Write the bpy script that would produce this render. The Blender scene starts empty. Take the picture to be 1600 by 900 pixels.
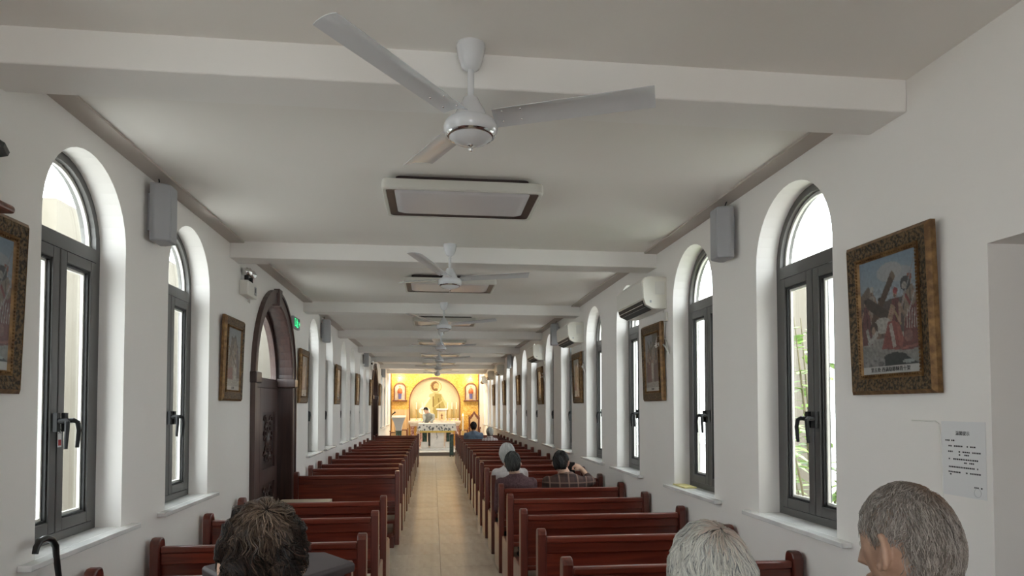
import bpy, bmesh, math, random
from math import sin, cos, pi, radians, sqrt
from mathutils import Vector, Matrix, noise
random.seed(7)
C = bpy.context.scene
COL = C.collection
H = 1.65
# ------------------------------------------------------------------ camera
F_PX, YAW, PITCH, ROLL, CYP = 1047.53, .1173, .0324, -.0008, 602.48
fwd = Vector((sin(YAW)*cos(PITCH), cos(YAW)*cos(PITCH), sin(PITCH)))
rgt = Vector((cos(YAW), -sin(YAW), 0)); upv = rgt.cross(fwd)
r2 = rgt*cos(ROLL)+upv*sin(ROLL); u2 = -rgt*sin(ROLL)+upv*cos(ROLL)
cam_d = bpy.data.cameras.new('camera'); cam = bpy.data.objects.new('camera', cam_d); COL.objects.link(cam)
m3 = Matrix((r2, u2, -fwd)).transposed()
cam.matrix_world = Matrix.Translation((0, 0, H)) @ m3.to_4x4()
cam_d.sensor_width = 36; cam_d.sensor_fit = 'HORIZONTAL'
cam_d.lens = F_PX*36/1600; cam_d.shift_y = (CYP-450)/1600; cam_d.clip_start = .05
C.camera = cam
# ------------------------------------------------------------------ sky and exposure
world = bpy.data.worlds.new('overcast_sky'); C.world = world; world.use_nodes = True
wn = world.node_tree; wn.nodes.clear()
wo = wn.nodes.new('ShaderNodeOutputWorld'); wb = wn.nodes.new('ShaderNodeBackground')
wb.inputs['Color'].default_value = (.93, .965, 1, 1); wb.inputs['Strength'].default_value = 5.0
wn.links.new(wb.outputs[0], wo.inputs[0])
C.view_settings.view_transform = 'Standard'; C.view_settings.look = 'None'
C.view_settings.gamma = 1; C.view_settings.use_curve_mapping = False
C.view_settings.exposure = .85
C.cycles.use_denoising = True; C.cycles.max_bounces = 10; C.cycles.diffuse_bounces = 7
C.cycles.transparent_max_bounces = 16; C.cycles.sample_clamp_indirect = 6; C.cycles.caustics_reflective = False

XL, XR, HC = -1.665, 1.968, 3.02
YB, YF, YS = -3.0, 26.9, 23.1          # wall behind, far wall, step of the sanctuary
BEAM0, BAY, BEAMZ, BEAMT = 2.556, 3.157, 2.884, .245

def by(u, v, Y):
    d = fwd+r2*((u-800)/F_PX)-u2*((v-CYP)/F_PX); t = Y/d.y
    return Vector((t*d.x, Y, H+t*d.z))
def lerp(a, b, t): return a+(b-a)*t

# ------------------------------------------------------------------ materials
MATS = {}
def mat(name, col, rough=.5, metal=0, coat=0, spec=None, emit=None, estr=0, build=None):
    m = bpy.data.materials.new(name); m.use_nodes = True
    nt = m.node_tree; b = nt.nodes['Principled BSDF']
    b.inputs['Base Color'].default_value = (*col, 1); b.inputs['Roughness'].default_value = rough
    b.inputs['Metallic'].default_value = metal; b.inputs['Coat Weight'].default_value = coat
    b.inputs['Coat Roughness'].default_value = .12
    if spec is not None: b.inputs['Specular IOR Level'].default_value = spec
    if emit: b.inputs['Emission Color'].default_value = (*emit, 1); b.inputs['Emission Strength'].default_value = estr
    if build: build(nt, b)
    MATS[name] = m; return m
def N(nt, t, **k):
    n = nt.nodes.new(t)
    for a, v in k.items():
        if a.startswith('_'): setattr(n, a[1:], v)
        else: n.inputs[a].default_value = v
    return n
def ramp(nt, fac, stops):
    r = nt.nodes.new('ShaderNodeValToRGB'); e = r.color_ramp.elements
    while len(e) < len(stops): e.new(.5)
    for i, (p, c) in enumerate(stops): e[i].position = p; e[i].color = (*c, 1)
    nt.links.new(fac, r.inputs[0]); return r
def coords(nt, scale=(1, 1, 1), kind='Object'):
    tc = nt.nodes.new('ShaderNodeTexCoord'); mp = nt.nodes.new('ShaderNodeMapping')
    mp.inputs['Scale'].default_value = scale; nt.links.new(tc.outputs[kind], mp.inputs[0]); return mp.outputs[0]
def noisy(c1, c2, scale=(1, 1, 1), sc=4, detail=4, bump=0, dist=.01, kind='Object', lo=.35, hi=.65):
    def f(nt, b):
        n = N(nt, 'ShaderNodeTexNoise', Scale=sc, Detail=detail); nt.links.new(coords(nt, scale, kind), n.inputs['Vector'])
        r = ramp(nt, n.outputs['Fac'], [(lo, c1), (hi, c2)]); nt.links.new(r.outputs[0], b.inputs['Base Color'])
        if bump:
            bp = N(nt, 'ShaderNodeBump', Strength=bump, Distance=dist); nt.links.new(n.outputs['Fac'], bp.inputs['Height'])
            nt.links.new(bp.outputs[0], b.inputs['Normal'])
    return f
def wood(c1, c2, axis):
    sc = [26, 26, 26]; sc[axis] = 1.6
    def f(nt, b):
        n = N(nt, 'ShaderNodeTexNoise', Scale=1.0, Detail=5, Distortion=.6); nt.links.new(coords(nt, sc), n.inputs['Vector'])
        r = ramp(nt, n.outputs['Fac'], [(.3, c1), (.7, c2)])
        oi = nt.nodes.new('ShaderNodeObjectInfo'); mr = N(nt, 'ShaderNodeMapRange'); mr.inputs[3].default_value = .82; mr.inputs[4].default_value = 1.15
        nt.links.new(oi.outputs['Random'], mr.inputs[0])
        mx = nt.nodes.new('ShaderNodeVectorMath'); mx.operation = 'SCALE'
        nt.links.new(r.outputs[0], mx.inputs[0]); nt.links.new(mr.outputs[0], mx.inputs['Scale'])
        nt.links.new(mx.outputs[0], b.inputs['Base Color'])
        bp = N(nt, 'ShaderNodeBump', Strength=.12, Distance=.004); nt.links.new(n.outputs['Fac'], bp.inputs['Height']); nt.links.new(bp.outputs[0], b.inputs['Normal'])
    return f
def vcol(nt, b):
    a = nt.nodes.new('ShaderNodeVertexColor'); a.layer_name = 'Col'; nt.links.new(a.outputs[0], b.inputs['Base Color'])
mat('wall_paint', (.83, .80, .77), .75, build=noisy((.82, .795, .76), (.84, .815, .785), sc=1.3, bump=.04))
mat('ceiling_paint', (.76, .75, .72), .8, build=noisy((.80, .77, .73), (.825, .80, .76), sc=.8))
mat('trim_shade', (.50, .45, .41), .8)  # ceiling strip: shade of its unlit underside put into the colour
mat('beam_paint', (.83, .81, .78), .75)
mat('pew_wood', (.2, .05, .03), .30, coat=.5, build=wood((.098, .016, .010), (.215, .040, .022), 0))
mat('pew_end_wood', (.2, .05, .03), .32, coat=.5, build=wood((.085, .015, .010), (.17, .034, .02), 2))
mat('door_wood', (.05, .025, .02), .4, coat=.25, build=wood((.030, .014, .012), (.062, .030, .024), 2))
mat('door_casing', (.11, .065, .055), .42, coat=.2, build=wood((.062, .034, .03), (.10, .058, .05), 2))
mat('brown_wood', (.16, .055, .03), .4, coat=.2, build=wood((.10, .032, .018), (.22, .075, .04), 2))
mat('light_wood', (.6, .42, .22), .45, build=wood((.58, .38, .19), (.72, .52, .30), 2))
mat('board_wood', (.6, .5, .36), .5, build=wood((.56, .46, .33), (.66, .56, .42), 0))
mat('grey_aluminium', (.115, .112, .108), .38, metal=.35)
mat('black_plastic', (.010, .010, .011), .5, spec=.3)
mat('black_rubber', (.015, .015, .015), .6)
mat('white_plastic', (.74, .73, .68), .35)
mat('ivory_plastic', (.76, .74, .66), .35)
mat('grey_plastic', (.36, .365, .38), .5)
mat('fan_lacquer', (.66, .67, .69), .22, coat=.4)
mat('chrome', (.8, .8, .8), .12, metal=1)
mat('lamp_frame', (.62, .61, .56), .4)
mat('lamp_ring', (.06, .04, .038), .35)
mat('lamp_diffuser', (.60, .58, .59), .25)
mat('sill_marble', (.8, .8, .78), .18, build=noisy((.70, .71, .70), (.86, .86, .84), sc=5, detail=8))
mat('white_marble', (.85, .84, .82), .2, build=noisy((.78, .77, .75), (.9, .89, .87), sc=6, detail=8))
mat('cream_marble', (.75, .66, .56), .25, build=noisy((.66, .55, .45), (.82, .74, .64), sc=7, detail=8))
mat('red_marble', (.35, .15, .12), .25, build=noisy((.22, .08, .07), (.62, .40, .36), sc=16, detail=8))
mat('green_marble', (.02, .06, .05), .2, build=noisy((.012, .04, .035), (.05, .11, .09), sc=12, detail=8))
mat('grout', (.25, .2, .15), .8)
def tile_mat(nt, b):
    n = N(nt, 'ShaderNodeTexNoise', Scale=2.5, Detail=6); nt.links.new(coords(nt, (6, 1, 1)), n.inputs['Vector'])
    r = ramp(nt, n.outputs['Fac'], [(.3, (.56, .47, .36)), (.7, (.66, .57, .45))])
    oi = nt.nodes.new('ShaderNodeObjectInfo'); mr = N(nt, 'ShaderNodeMapRange'); mr.inputs[3].default_value = .92; mr.inputs[4].default_value = 1.08
    nt.links.new(oi.outputs['Random'], mr.inputs[0]); mx = nt.nodes.new('ShaderNodeVectorMath'); mx.operation = 'SCALE'
    nt.links.new(r.outputs[0], mx.inputs[0]); nt.links.new(mr.outputs[0], mx.inputs['Scale']); nt.links.new(mx.outputs[0], b.inputs['Base Color'])
mat('floor_tile', (.36, .25, .16), .24, spec=.6, build=tile_mat)
mat('step_stone', (.16, .13, .11), .3)
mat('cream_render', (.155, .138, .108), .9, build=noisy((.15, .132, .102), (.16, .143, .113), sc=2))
mat('concrete', (.6, .59, .56), .9, build=noisy((.56, .55, .52), (.64, .63, .6), sc=3))
mat('leaf', (.16, .3, .05), .5, build=noisy((.12, .24, .035), (.30, .44, .10), sc=9))
mat('stem', (.12, .1, .05), .7)
mat('gilt', (.30, .17, .06), .45, metal=.5, build=noisy((.12, .062, .027), (.26, .15, .06), sc=30, bump=.5, dist=.004))
mat('ornate', (.16, .10, .05), .5, metal=.5, build=noisy((.022, .017, .012), (.17, .11, .055), sc=75, detail=5, bump=1.0, dist=.008, lo=.42, hi=.6))
mat('painting', (.5, .5, .5), .35, build=vcol)
mat('print', (.5, .5, .5), .6, build=vcol)
mat('ink', (.02, .02, .02), .7)
mat('red_ink', (.45, .05, .05), .7)
mat('paper', (.72, .72, .72), .7)
mat('sign_green', (.02, .35, .12), .4, emit=(.03, .9, .30), estr=.9)
mat('sign_dark', (.01, .045, .025), .3)
mat('flame', (1, .6, .2), .5, emit=(1, .45, .12), estr=9)
mat('wax', (.85, .78, .6), .5)
mat('brass', (.6, .42, .15), .3, metal=.9)
def gold_mosaic(nt, b):
    v = N(nt, 'ShaderNodeTexVoronoi', Scale=26); nt.links.new(coords(nt), v.inputs['Vector'])
    n = N(nt, 'ShaderNodeTexNoise', Scale=1.6, Detail=3); nt.links.new(coords(nt), n.inputs['Vector'])
    r = ramp(nt, v.outputs['Color'], [(0, (.58, .33, .065)), (.6, (.80, .52, .15)), (1, (.92, .70, .30))])
    r2_ = ramp(nt, n.outputs['Fac'], [(.35, (.95, .8, .6)), (.65, (1, 1, .9))])
    mx = N(nt, 'ShaderNodeMix', _data_type='RGBA', _blend_type='MULTIPLY'); mx.inputs[0].default_value = 1
    nt.links.new(r.outputs[0], mx.inputs[6]); nt.links.new(r2_.outputs[0], mx.inputs[7]); nt.links.new(mx.outputs[2], b.inputs['Base Color'])
    bp = N(nt, 'ShaderNodeBump', Strength=.25, Distance=.01); nt.links.new(v.outputs['Distance'], bp.inputs['Height']); nt.links.new(bp.outputs[0], b.inputs['Normal'])
mat('gold_mosaic', (.8, .5, .15), .45, metal=.15, build=gold_mosaic)
mat('statue_blue', (.10, .10, .28), .5); mat('statue_red', (.38, .10, .035), .5); mat('statue_gold', (.7, .42, .12), .4, metal=.4)
mat('skin', (.42, .26, .19), .5, build=noisy((.37, .225, .16), (.47, .30, .22), sc=22))
mat('skin_light', (.62, .40, .29), .5, build=noisy((.58, .36, .26), (.66, .44, .33), sc=14))
mat('eye_white', (.8, .8, .78), .2); mat('lips', (.4, .15, .13), .5)
mat('hair', (.05, .04, .03), .42, spec=.22, build=vcol)
mat('cap_dark', (.022, .015, .012), .7); mat('cap_white', (.42, .41, .38), .8); mat('cap_grey', (.17, .155, .14), .8)
mat('scalp_grey', (.27, .21, .17), .7, build=noisy((.15, .14, .13), (.34, .25, .19), sc=9))
mat('cloth_maroon', (.085, .04, .045), .9, build=noisy((.06, .028, .032), (.11, .055, .06), sc=60))
mat('cloth_pale', (.52, .47, .46), .9, build=noisy((.46, .42, .41), (.56, .51, .5), sc=30))
mat('cloth_blue', (.12, .17, .24), .9, build=noisy((.10, .14, .2), (.16, .22, .3), sc=12))
mat('cloth_dark', (.03, .03, .035), .9); mat('cloth_grey', (.3, .33, .33), .9, build=noisy((.27, .30, .30), (.36, .39, .38), sc=12))
def plaid(c0, c1, c2, s, w=.16):
    def f(nt, b):
        sep = nt.nodes.new('ShaderNodeSeparateXYZ'); nt.links.new(coords(nt), sep.inputs[0])
        def stripe(out, per, wd, off):
            a = N(nt, 'ShaderNodeMath', _operation='MULTIPLY_ADD'); a.inputs[1].default_value = 1/per; a.inputs[2].default_value = off; nt.links.new(out, a.inputs[0])
            fr = N(nt, 'ShaderNodeMath', _operation='FRACT'); nt.links.new(a.outputs[0], fr.inputs[0])
            lt = N(nt, 'ShaderNodeMath', _operation='LESS_THAN'); lt.inputs[1].default_value = wd; nt.links.new(fr.outputs[0], lt.inputs[0]); return lt.outputs[0]
        base = (*c0, 1); last = None
        for out, per, wd, off, c, k in ((sep.outputs[0], s, .5, 0, c1, .45), (sep.outputs[2], s, .5, .2, c1, .45), (sep.outputs[0], s, w, .7, c2, .8), (sep.outputs[2], s, w, .9, c2, .55)):
            mx = N(nt, 'ShaderNodeMix', _data_type='RGBA'); st = stripe(out, per, wd, off)
            mu = N(nt, 'ShaderNodeMath', _operation='MULTIPLY'); mu.inputs[1].default_value = k; nt.links.new(st, mu.inputs[0]); nt.links.new(mu.outputs[0], mx.inputs[0])
            if last: nt.links.new(last, mx.inputs[6])
            else: mx.inputs[6].default_value = base
            mx.inputs[7].default_value = (*c, 1); last = mx.outputs[2]
        nt.links.new(last, b.inputs['Base Color'])
    return f
mat('cloth_plaid', (.1, .06, .05), .9, build=plaid((.075, .040, .034), (.028, .018, .018), (.24, .15, .115), .095))
mat('cloth_check', (.3, .3, .3), .9, build=plaid((.50, .42, .42), (.05, .03, .035), (.7, .65, .65), .07, .2))
mat('box_lid', (.07, .055, .058), .62, build=noisy((.064, .05, .053), (.08, .063, .066), sc=3)); mat('box_body', (.05, .035, .055), .5)
def lace(nt, b):
    v = N(nt, 'ShaderNodeTexVoronoi', Scale=13); nt.links.new(coords(nt, (1, 1, .8)), v.inputs['Vector'])
    r = ramp(nt, v.outputs['Distance'], [(.3, (.12, .14, .16)), (.5, (.86, .86, .84))]); nt.links.new(r.outputs[0], b.inputs['Base Color'])
mat('lace', (.8, .8, .8), .9, build=lace); mat('white_cloth', (.86, .85, .82), .9); mat('gold_cloth', (.7, .5, .12), .7)
mat('grey_lacquer', (.55, .57, .60), .35); mat('cane_black', (.01, .01, .01), .3); mat('yellow_card', (.62, .55, .25), .7)
mat('dark_roof', (.02, .025, .02), .5)
def glass(nt, b):
    tr = N(nt, 'ShaderNodeBsdfTransparent'); gl = N(nt, 'ShaderNodeBsdfGlossy', Roughness=.02)
    lw = N(nt, 'ShaderNodeLayerWeight', Blend=.5); pw = N(nt, 'ShaderNodeMath', _operation='POWER'); pw.inputs[1].default_value = 5
    fr = N(nt, 'ShaderNodeMath', _operation='MULTIPLY_ADD'); fr.inputs[1].default_value = .7; fr.inputs[2].default_value = .03
    nt.links.new(lw.outputs['Facing'], pw.inputs[0]); nt.links.new(pw.outputs[0], fr.inputs[0]); mx = nt.nodes.new('ShaderNodeMixShader')
    tr.inputs[0].default_value = (.94, .96, .95, 1)
    nt.links.new(fr.outputs[0], mx.inputs[0]); nt.links.new(tr.outputs[0], mx.inputs[1]); nt.links.new(gl.outputs[0], mx.inputs[2])
    nt.links.new(mx.outputs[0], nt.nodes['Material Output'].inputs[0])
mat('glass', (1, 1, 1), .02, build=glass)

# ------------------------------------------------------------------ mesh builder
class MB:
    def __init__(s): s.v = []; s.f = []; s.c = []
    def add(s, vs, fs, col=None):
        o = len(s.v); s.v += [tuple(p) for p in vs]; s.f += [tuple(i+o for i in f) for f in fs]
        if col is not None: s.c += [col]*len(vs)
        return s
    def box(s, x0, x1, y0, y1, z0, z1):
        return s.add([(x0,y0,z0),(x1,y0,z0),(x1,y1,z0),(x0,y1,z0),(x0,y0,z1),(x1,y0,z1),(x1,y1,z1),(x0,y1,z1)],
                     [(0,3,2,1),(4,5,6,7),(0,1,5,4),(1,2,6,5),(2,3,7,6),(3,0,4,7)])
    def prism(s, poly, axis, a, b):
        n = len(poly)
        def p3(p, t):
            q = list(p); q.insert(axis, t); return tuple(q)
        vs = [p3(p, a) for p in poly]+[p3(p, b) for p in poly]
        fs = [tuple(range(n))[::-1], tuple(range(n, 2*n))]+[(i, (i+1) % n, n+(i+1) % n, n+i) for i in range(n)]
        return s.add(vs, fs)
    def loft(s, rings, cap=True, closed=True):
        n = len(rings[0]); vs = [p for r in rings for p in r]; fs = []
        for k in range(len(rings)-1):
            for i in range(n if closed else n-1):
                j = (i+1) % n; fs.append((k*n+i, k*n+j, (k+1)*n+j, (k+1)*n+i))
        if cap: fs.append(tuple(range(n))[::-1]); fs.append(tuple((len(rings)-1)*n+i for i in range(n)))
        return s.add(vs, fs)
    def lathe(s, prof, n=24, c=(0, 0, 0), rx=1, ry=1):
        return s.loft([[(c[0]+rx*r*cos(2*pi*i/n), c[1]+ry*r*sin(2*pi*i/n), c[2]+z) for i in range(n)] for r, z in prof])
    def tube(s, pts, r, n=8):
        pts = [Vector(p) for p in pts]; rr = r if isinstance(r, (list, tuple)) else [r]*len(pts)
        rings = []; ref = None
        for i, p in enumerate(pts):
            t = (pts[min(i+1, len(pts)-1)]-pts[max(i-1, 0)]).normalized()
            if ref is None: ref = t.orthogonal().normalized()
            ref = (ref-t*ref.dot(t)).normalized() if (ref-t*ref.dot(t)).length > 1e-4 else t.orthogonal().normalized()
            b = t.cross(ref); rings.append([tuple(p+(ref*cos(2*pi*k/n)+b*sin(2*pi*k/n))*rr[i]) for k in range(n)])
        return s.loft(rings)
    def ell(s, c, r, nu=14, nv=9, rot=None):
        vs = []; c = Vector(c)
        for j in range(nv+1):
            th = pi*j/nv
            for i in range(nu):
                ph = 2*pi*i/nu; d = Vector((r[0]*sin(th)*cos(ph), r[1]*sin(th)*sin(ph), r[2]*cos(th)))
                if rot: d = rot @ d
                vs.append(tuple(c+d))
        fs = [(j*nu+i, (j+1)*nu+i, (j+1)*nu+(i+1) % nu, j*nu+(i+1) % nu) for j in range(nv) for i in range(nu)]
        return s.add(vs, fs)
    def cap_tube(s, a, b, ra, rb, n=14):
        a = Vector(a); b = Vector(b); s.tube([a, lerp(a, b, .5), b], [ra, (ra+rb)/2, rb], n)
        s.ell(a, (ra,)*3, n, 8); return s.ell(b, (rb,)*3, n, 8)
    def mesh(s, name, m, smooth=False, bevel=0, seg=2, weld=False):
        me = bpy.data.meshes.new(name); me.from_pydata(s.v, [], s.f)
        if s.c:
            a = me.color_attributes.new('Col', 'FLOAT_COLOR', 'POINT')
            for i, c in enumerate(s.c): a.data[i].color = (*c, 1)
        if bevel or weld:
            bm = bmesh.new(); bm.from_mesh(me)
            if weld: bmesh.ops.remove_doubles(bm, verts=bm.verts, dist=1e-5)
            if bevel:
                es = [e for e in bm.edges if len(e.link_faces) == 2 and e.calc_face_angle(0) > .5]
                bmesh.ops.bevel(bm, geom=es, offset=bevel, segments=seg, affect='EDGES', profile=.5)
            bm.to_mesh(me); bm.free()
        if m: me.materials.append(MATS[m])
        if smooth:
            me.shade_smooth()
            me.set_sharp_from_angle(angle=radians(40)) if hasattr(me, 'set_sharp_from_angle') else None
        me.update(); return me
    def build(s, name, m, parent=None, smooth=False, bevel=0, seg=2, loc=None, weld=False):
        o = bpy.data.objects.new(name, s.mesh(name, m, smooth, bevel, seg, weld)); COL.objects.link(o)
        if parent: o.parent = parent
        if loc: o.location = loc
        return o
def empty(name, loc=(0, 0, 0), rz=0):
    o = bpy.data.objects.new(name, None); COL.objects.link(o); o.location = loc; o.rotation_euler = (0, 0, rz); o.empty_display_size = .1; return o
def tag(o, label, cat, group=None, kind=None):
    o['label'] = label; o['category'] = cat
    if group: o['group'] = group
    if kind: o['kind'] = kind
    return o
def struct(o, label=None):
    o['kind'] = 'structure'
    if label: o['label'] = label
    return o
def copy_tree(o, parent=None, loc=None):
    c = o.copy(); COL.objects.link(c)
    if parent: c.parent = parent
    if loc is not None: c.location = loc
    for ch in [x for x in bpy.data.objects if x.parent == o]: copy_tree(ch, c)
    return c
KIDS = {}
def fast_copy(o, loc, rz=None):
    """copies a thing, its parts and their sub-parts"""
    if o.name not in KIDS:
        KIDS[o.name] = [(c, [d for d in o.children_recursive if d.parent == c]) for c in o.children_recursive if c.parent == o]
    r = o.copy(); COL.objects.link(r); r.location = loc
    if rz is not None: r.rotation_euler = (0, 0, rz)
    for c, ds in KIDS[o.name]:
        c2 = c.copy(); COL.objects.link(c2); c2.parent = r
        for d in ds: d2 = d.copy(); COL.objects.link(d2); d2.parent = c2
    return r
def text(name, s, size, m, parent=None, loc=(0, 0, 0), rot=(0, 0, 0), ext=.0006, align='CENTER'):
    cu = bpy.data.curves.new(name, 'FONT'); cu.body = s; cu.size = size; cu.align_x = align; cu.align_y = 'CENTER'; cu.extrude = ext
    t = bpy.data.objects.new(name, cu); COL.objects.link(t)
    dg = bpy.context.evaluated_depsgraph_get(); me = bpy.data.meshes.new_from_object(t.evaluated_get(dg))
    bpy.data.objects.remove(t); me.materials.clear(); me.materials.append(MATS[m])
    o = bpy.data.objects.new(name, me); COL.objects.link(o); o.location = loc; o.rotation_euler = rot
    if parent: o.parent = parent
    return o

# ------------------------------------------------------------------ room shell
WR, WZ0, WZS = .395, 1.008, 2.5            # window half width, sill, spring line
WIN_R = [3.4925+BAY*k+d for k in range(8) for d in (0, 1.44)][:15]
WIN_L = [1.45, 3.455, 4.838, 9.66, 11.09, 12.83, 14.25, 15.98, 17.41, 22.2, 23.65, 25.2]
DOOR_L = [7.33, 19.5]; DR, DZS = .83, 1.94
THK = .207
def arch_pts(c, r, zs, n=20): return [(c-r*cos(pi*i/n), zs+r*sin(pi*i/n)) for i in range(n+1)]
def wall_mesh(X, sgn, y0, y1, z1, ops):
    mb = MB(); ops = sorted(ops); y = y0; Xo = X+sgn*THK
    def quad(a, b, c, d): mb.add([a, b, c, d], [(0, 1, 2, 3)])
    def both(ya, za, yb, zb, yc, zc, yd, zd):
        for x in (X, Xo): quad((x, ya, za), (x, yb, zb), (x, yc, zc), (x, yd, zd))
    for c, r, z0, zs, kind in ops:
        both(y, 0, c-r, 0, c-r, z1, y, z1)
        if z0 > 0: both(c-r, 0, c+r, 0, c+r, z0, c-r, z0); quad((X, c-r, z0), (X, c+r, z0), (Xo, c+r, z0), (Xo, c-r, z0))
        prof = [(c-r, z0)]+(arch_pts(c, r, zs) if kind == 'arch' else [(c-r, zs), (c+r, zs)])+[(c+r, z0)]
        for (ya, za), (yb, zb) in zip(prof, prof[1:]):
            quad((X, ya, za), (X, yb, zb), (Xo, yb, zb), (Xo, ya, za))
            if yb-ya > 1e-6: both(ya, za, yb, zb, yb, z1, ya, z1)
        y = c+r
    both(y, 0, y1, 0, y1, z1, y, z1)
    return mb
OPEN_Y0, OPEN_Y1, OPEN_Z = .85, 2.165, 2.235
wr = wall_mesh(XR, 1, YB, YF, HC+.05, [(y, WR, WZ0, WZS, 'arch') for y in WIN_R]+[((OPEN_Y0+OPEN_Y1)/2, (OPEN_Y1-OPEN_Y0)/2, 0, OPEN_Z, 'box')])
struct(wr.build('wall_right', 'wall_paint', smooth=False, weld=True), 'white right wall with a row of arched windows')
wl = wall_mesh(XL, -1, YB, YF, HC+.05, [(y, WR, WZ0, WZS, 'arch') for y in WIN_L]+[(y, DR, 0, DZS, 'arch') for y in DOOR_L])
struct(wl.build('wall_left', 'wall_paint', weld=True), 'white left wall with arched windows and two arched doors')
wbk = MB()
for b in ((XL-.3, -.5, 0, HC+.05), (.75, XR+.3, 0, HC+.05), (-.5, .75, 2.1, HC+.05)): wbk.box(b[0], b[1], YB-.15, YB, b[2], b[3])
struct(wbk.build('wall_back', 'wall_paint'), 'white wall behind the camera with the entrance opening')
struct(MB().box(XL-.3, XR+.3, YB-.15, YF+.5, HC, HC+.2).build('ceiling', 'ceiling_paint'), 'flat grey white ceiling between the cross beams')
for k in range(-1, 8):
    y = BEAM0+BAY*k
    struct(MB().box(XL, XR, y, y+BEAMT, BEAMZ, HC+.01).build('beam', 'beam_paint', bevel=.006), 'white cross beam spanning the ceiling')
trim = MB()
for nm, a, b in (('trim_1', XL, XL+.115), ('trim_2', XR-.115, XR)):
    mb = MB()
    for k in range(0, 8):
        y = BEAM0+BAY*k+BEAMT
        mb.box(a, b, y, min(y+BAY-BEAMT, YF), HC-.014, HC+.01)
    struct(mb.build(nm, 'trim_shade'), 'shallow ceiling strip with painted in shade along the %s wall' % ('left' if nm == 'trim_1' else 'right'))
# annex behind the opening in the right wall
ax = MB()
ax.box(XR+1.6, XR+1.75, .2, 3.0, 0, 2.6); ax.box(XR+THK, XR+1.75, 2.75, 2.9, 0, 2.6); ax.box(XR+THK, XR+1.75, .2, .35, 0, 2.6); ax.box(XR+THK, XR+1.75, .2, 2.9, 2.5, 2.6); ax.box(XR+THK, XR+1.75, .2, .25, 0, 2.6)
struct(ax.build('wall_annex', 'wall_paint'), 'white walls of the side room behind the opening')
# floor of 600 mm tiles on a grout bed
floor = struct(MB().box(XL-.3, XR+2, YB-.15, YF+.5, -.12, -.006).build('floor', 'grout'), 'floor of glossy beige tiles')
xs = [XL]+[.083+.6*k for k in range(-2, 4)]+[XR]
TM = {}
y_first = 7.04-.6*13
for i in range(len(xs)-1):
    w = xs[i+1]-xs[i]; key = round(w, 3)
    if key not in TM: TM[key] = MB().box(.0014, w-.0014, .0014, .6-.0014, -.01, 0).mesh('tile', 'floor_tile', bevel=.0012, seg=1)
    for j in range(41):
        y = y_first+.6*j
        if y > YS: break
        o = bpy.data.objects.new('tile', TM[key]); COL.objects.link(o); o.location = (xs[i], y, 0); o.parent = floor
bb = MB().box(XL, XL+.012, YB, 6.4, 0, .1); bb.box(XL, XL+.012, 8.26, 18.57, 0, .1)
struct(bb.build('baseboard_left', 'cream_marble'), 'low beige skirting on the left wall')
struct(MB().box(XR-.012, XR, OPEN_Y1, YS, 0, .1).build('baseboard_right', 'cream_marble'), 'low beige skirting on the right wall')
# sanctuary platform
plat = empty('sanctuary_step', (0, YS, 0))
struct(plat, 'dark edged stone step in front of the altar')
MB().box(XL, XR, 0, YF-YS, 0, .108).build('riser', 'step_stone', plat)
MB().box(XL, XR, -.02, YF-YS, .108, .13).build('tread', 'white_marble', plat, bevel=.004)

# ------------------------------------------------------------------ outside
struct(MB().box(-14, 16, -8, 34, -.6, -.3).build('ground', 'concrete'), 'grey ground outside the windows')
struct(MB().box(4.6, 4.8, 7.75, 9.6, -.4, 3.3).build('wall_garden', 'cream_render'), 'cream garden wall outside the right windows')
struct(MB().box(-4.4, -4.2, 8.0, 30, -.4, 4.0).build('wall_neighbour', 'cream_render'), 'cream neighbouring wall outside the left windows')
def leaf(mb, p, d, n, L, W):
    d = d.normalized(); sd = d.cross(n).normalized(); n = sd.cross(d)
    pts = [(0, 0), (.3, .5), (.6, .42), (1, 0)]
    mid = [p+d*L*t+n*(-.25*L*t*t) for t, _ in pts]
    vs = [mid[0], mid[1]+sd*W*.5, mid[1], mid[1]-sd*W*.5, mid[2]+sd*W*.42, mid[2], mid[2]-sd*W*.42, mid[3]]
    mb.add(vs, [(0, 2, 1), (0, 3, 2), (1, 2, 5, 4), (2, 3, 6, 5), (4, 5, 7), (5, 6, 7)])
def shrub(x, y, h, lab, nst, seed, spread=.5, lsize=.17):
    rnd = random.Random(seed); root = empty('garden_shrub', (x, y, -.3)); tag(root, lab, 'shrub')
    st = MB(); lf = MB()
    for k in range(nst):
        a = rnd.uniform(0, 2*pi); top = Vector((cos(a)*spread*rnd.uniform(.3, 1), sin(a)*spread*rnd.uniform(.3, 1), h*rnd.uniform(.6, 1)))
        pts = [Vector((top.x*t*t, top.y*t*t, top.z*t)) for t in (0, .25, .5, .75, 1)]
        st.tube(pts, [.014, .012, .01, .008, .004], 6)
        for q in range(int(h*13)):
            t = rnd.uniform(.15, 1); p = Vector((top.x*t*t, top.y*t*t, top.z*t)); b = rnd.uniform(0, 2*pi)
            leaf(lf, p, Vector((cos(b), sin(b), rnd.uniform(-.3, .6))), Vector((0, 0, 1)), lsize*rnd.uniform(.6, 1.2), lsize*.42)
    st.build('stem', 'stem', root, smooth=True); o = lf.build('foliage', 'leaf', root); o['kind'] = 'stuff'
shrub(2.75, 4.55, 2.75, 'tall leafy green shrub close outside the nearest right window', 9, 3)
shrub(2.95, 5.25, 2.0, 'lower loose shrub behind the tall one outside the nearest right window', 5, 5, .35, .2)
shrub(4.6, 4.3, 3.4, 'large background shrub further out in the garden', 14, 8, .9, .22)

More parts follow.
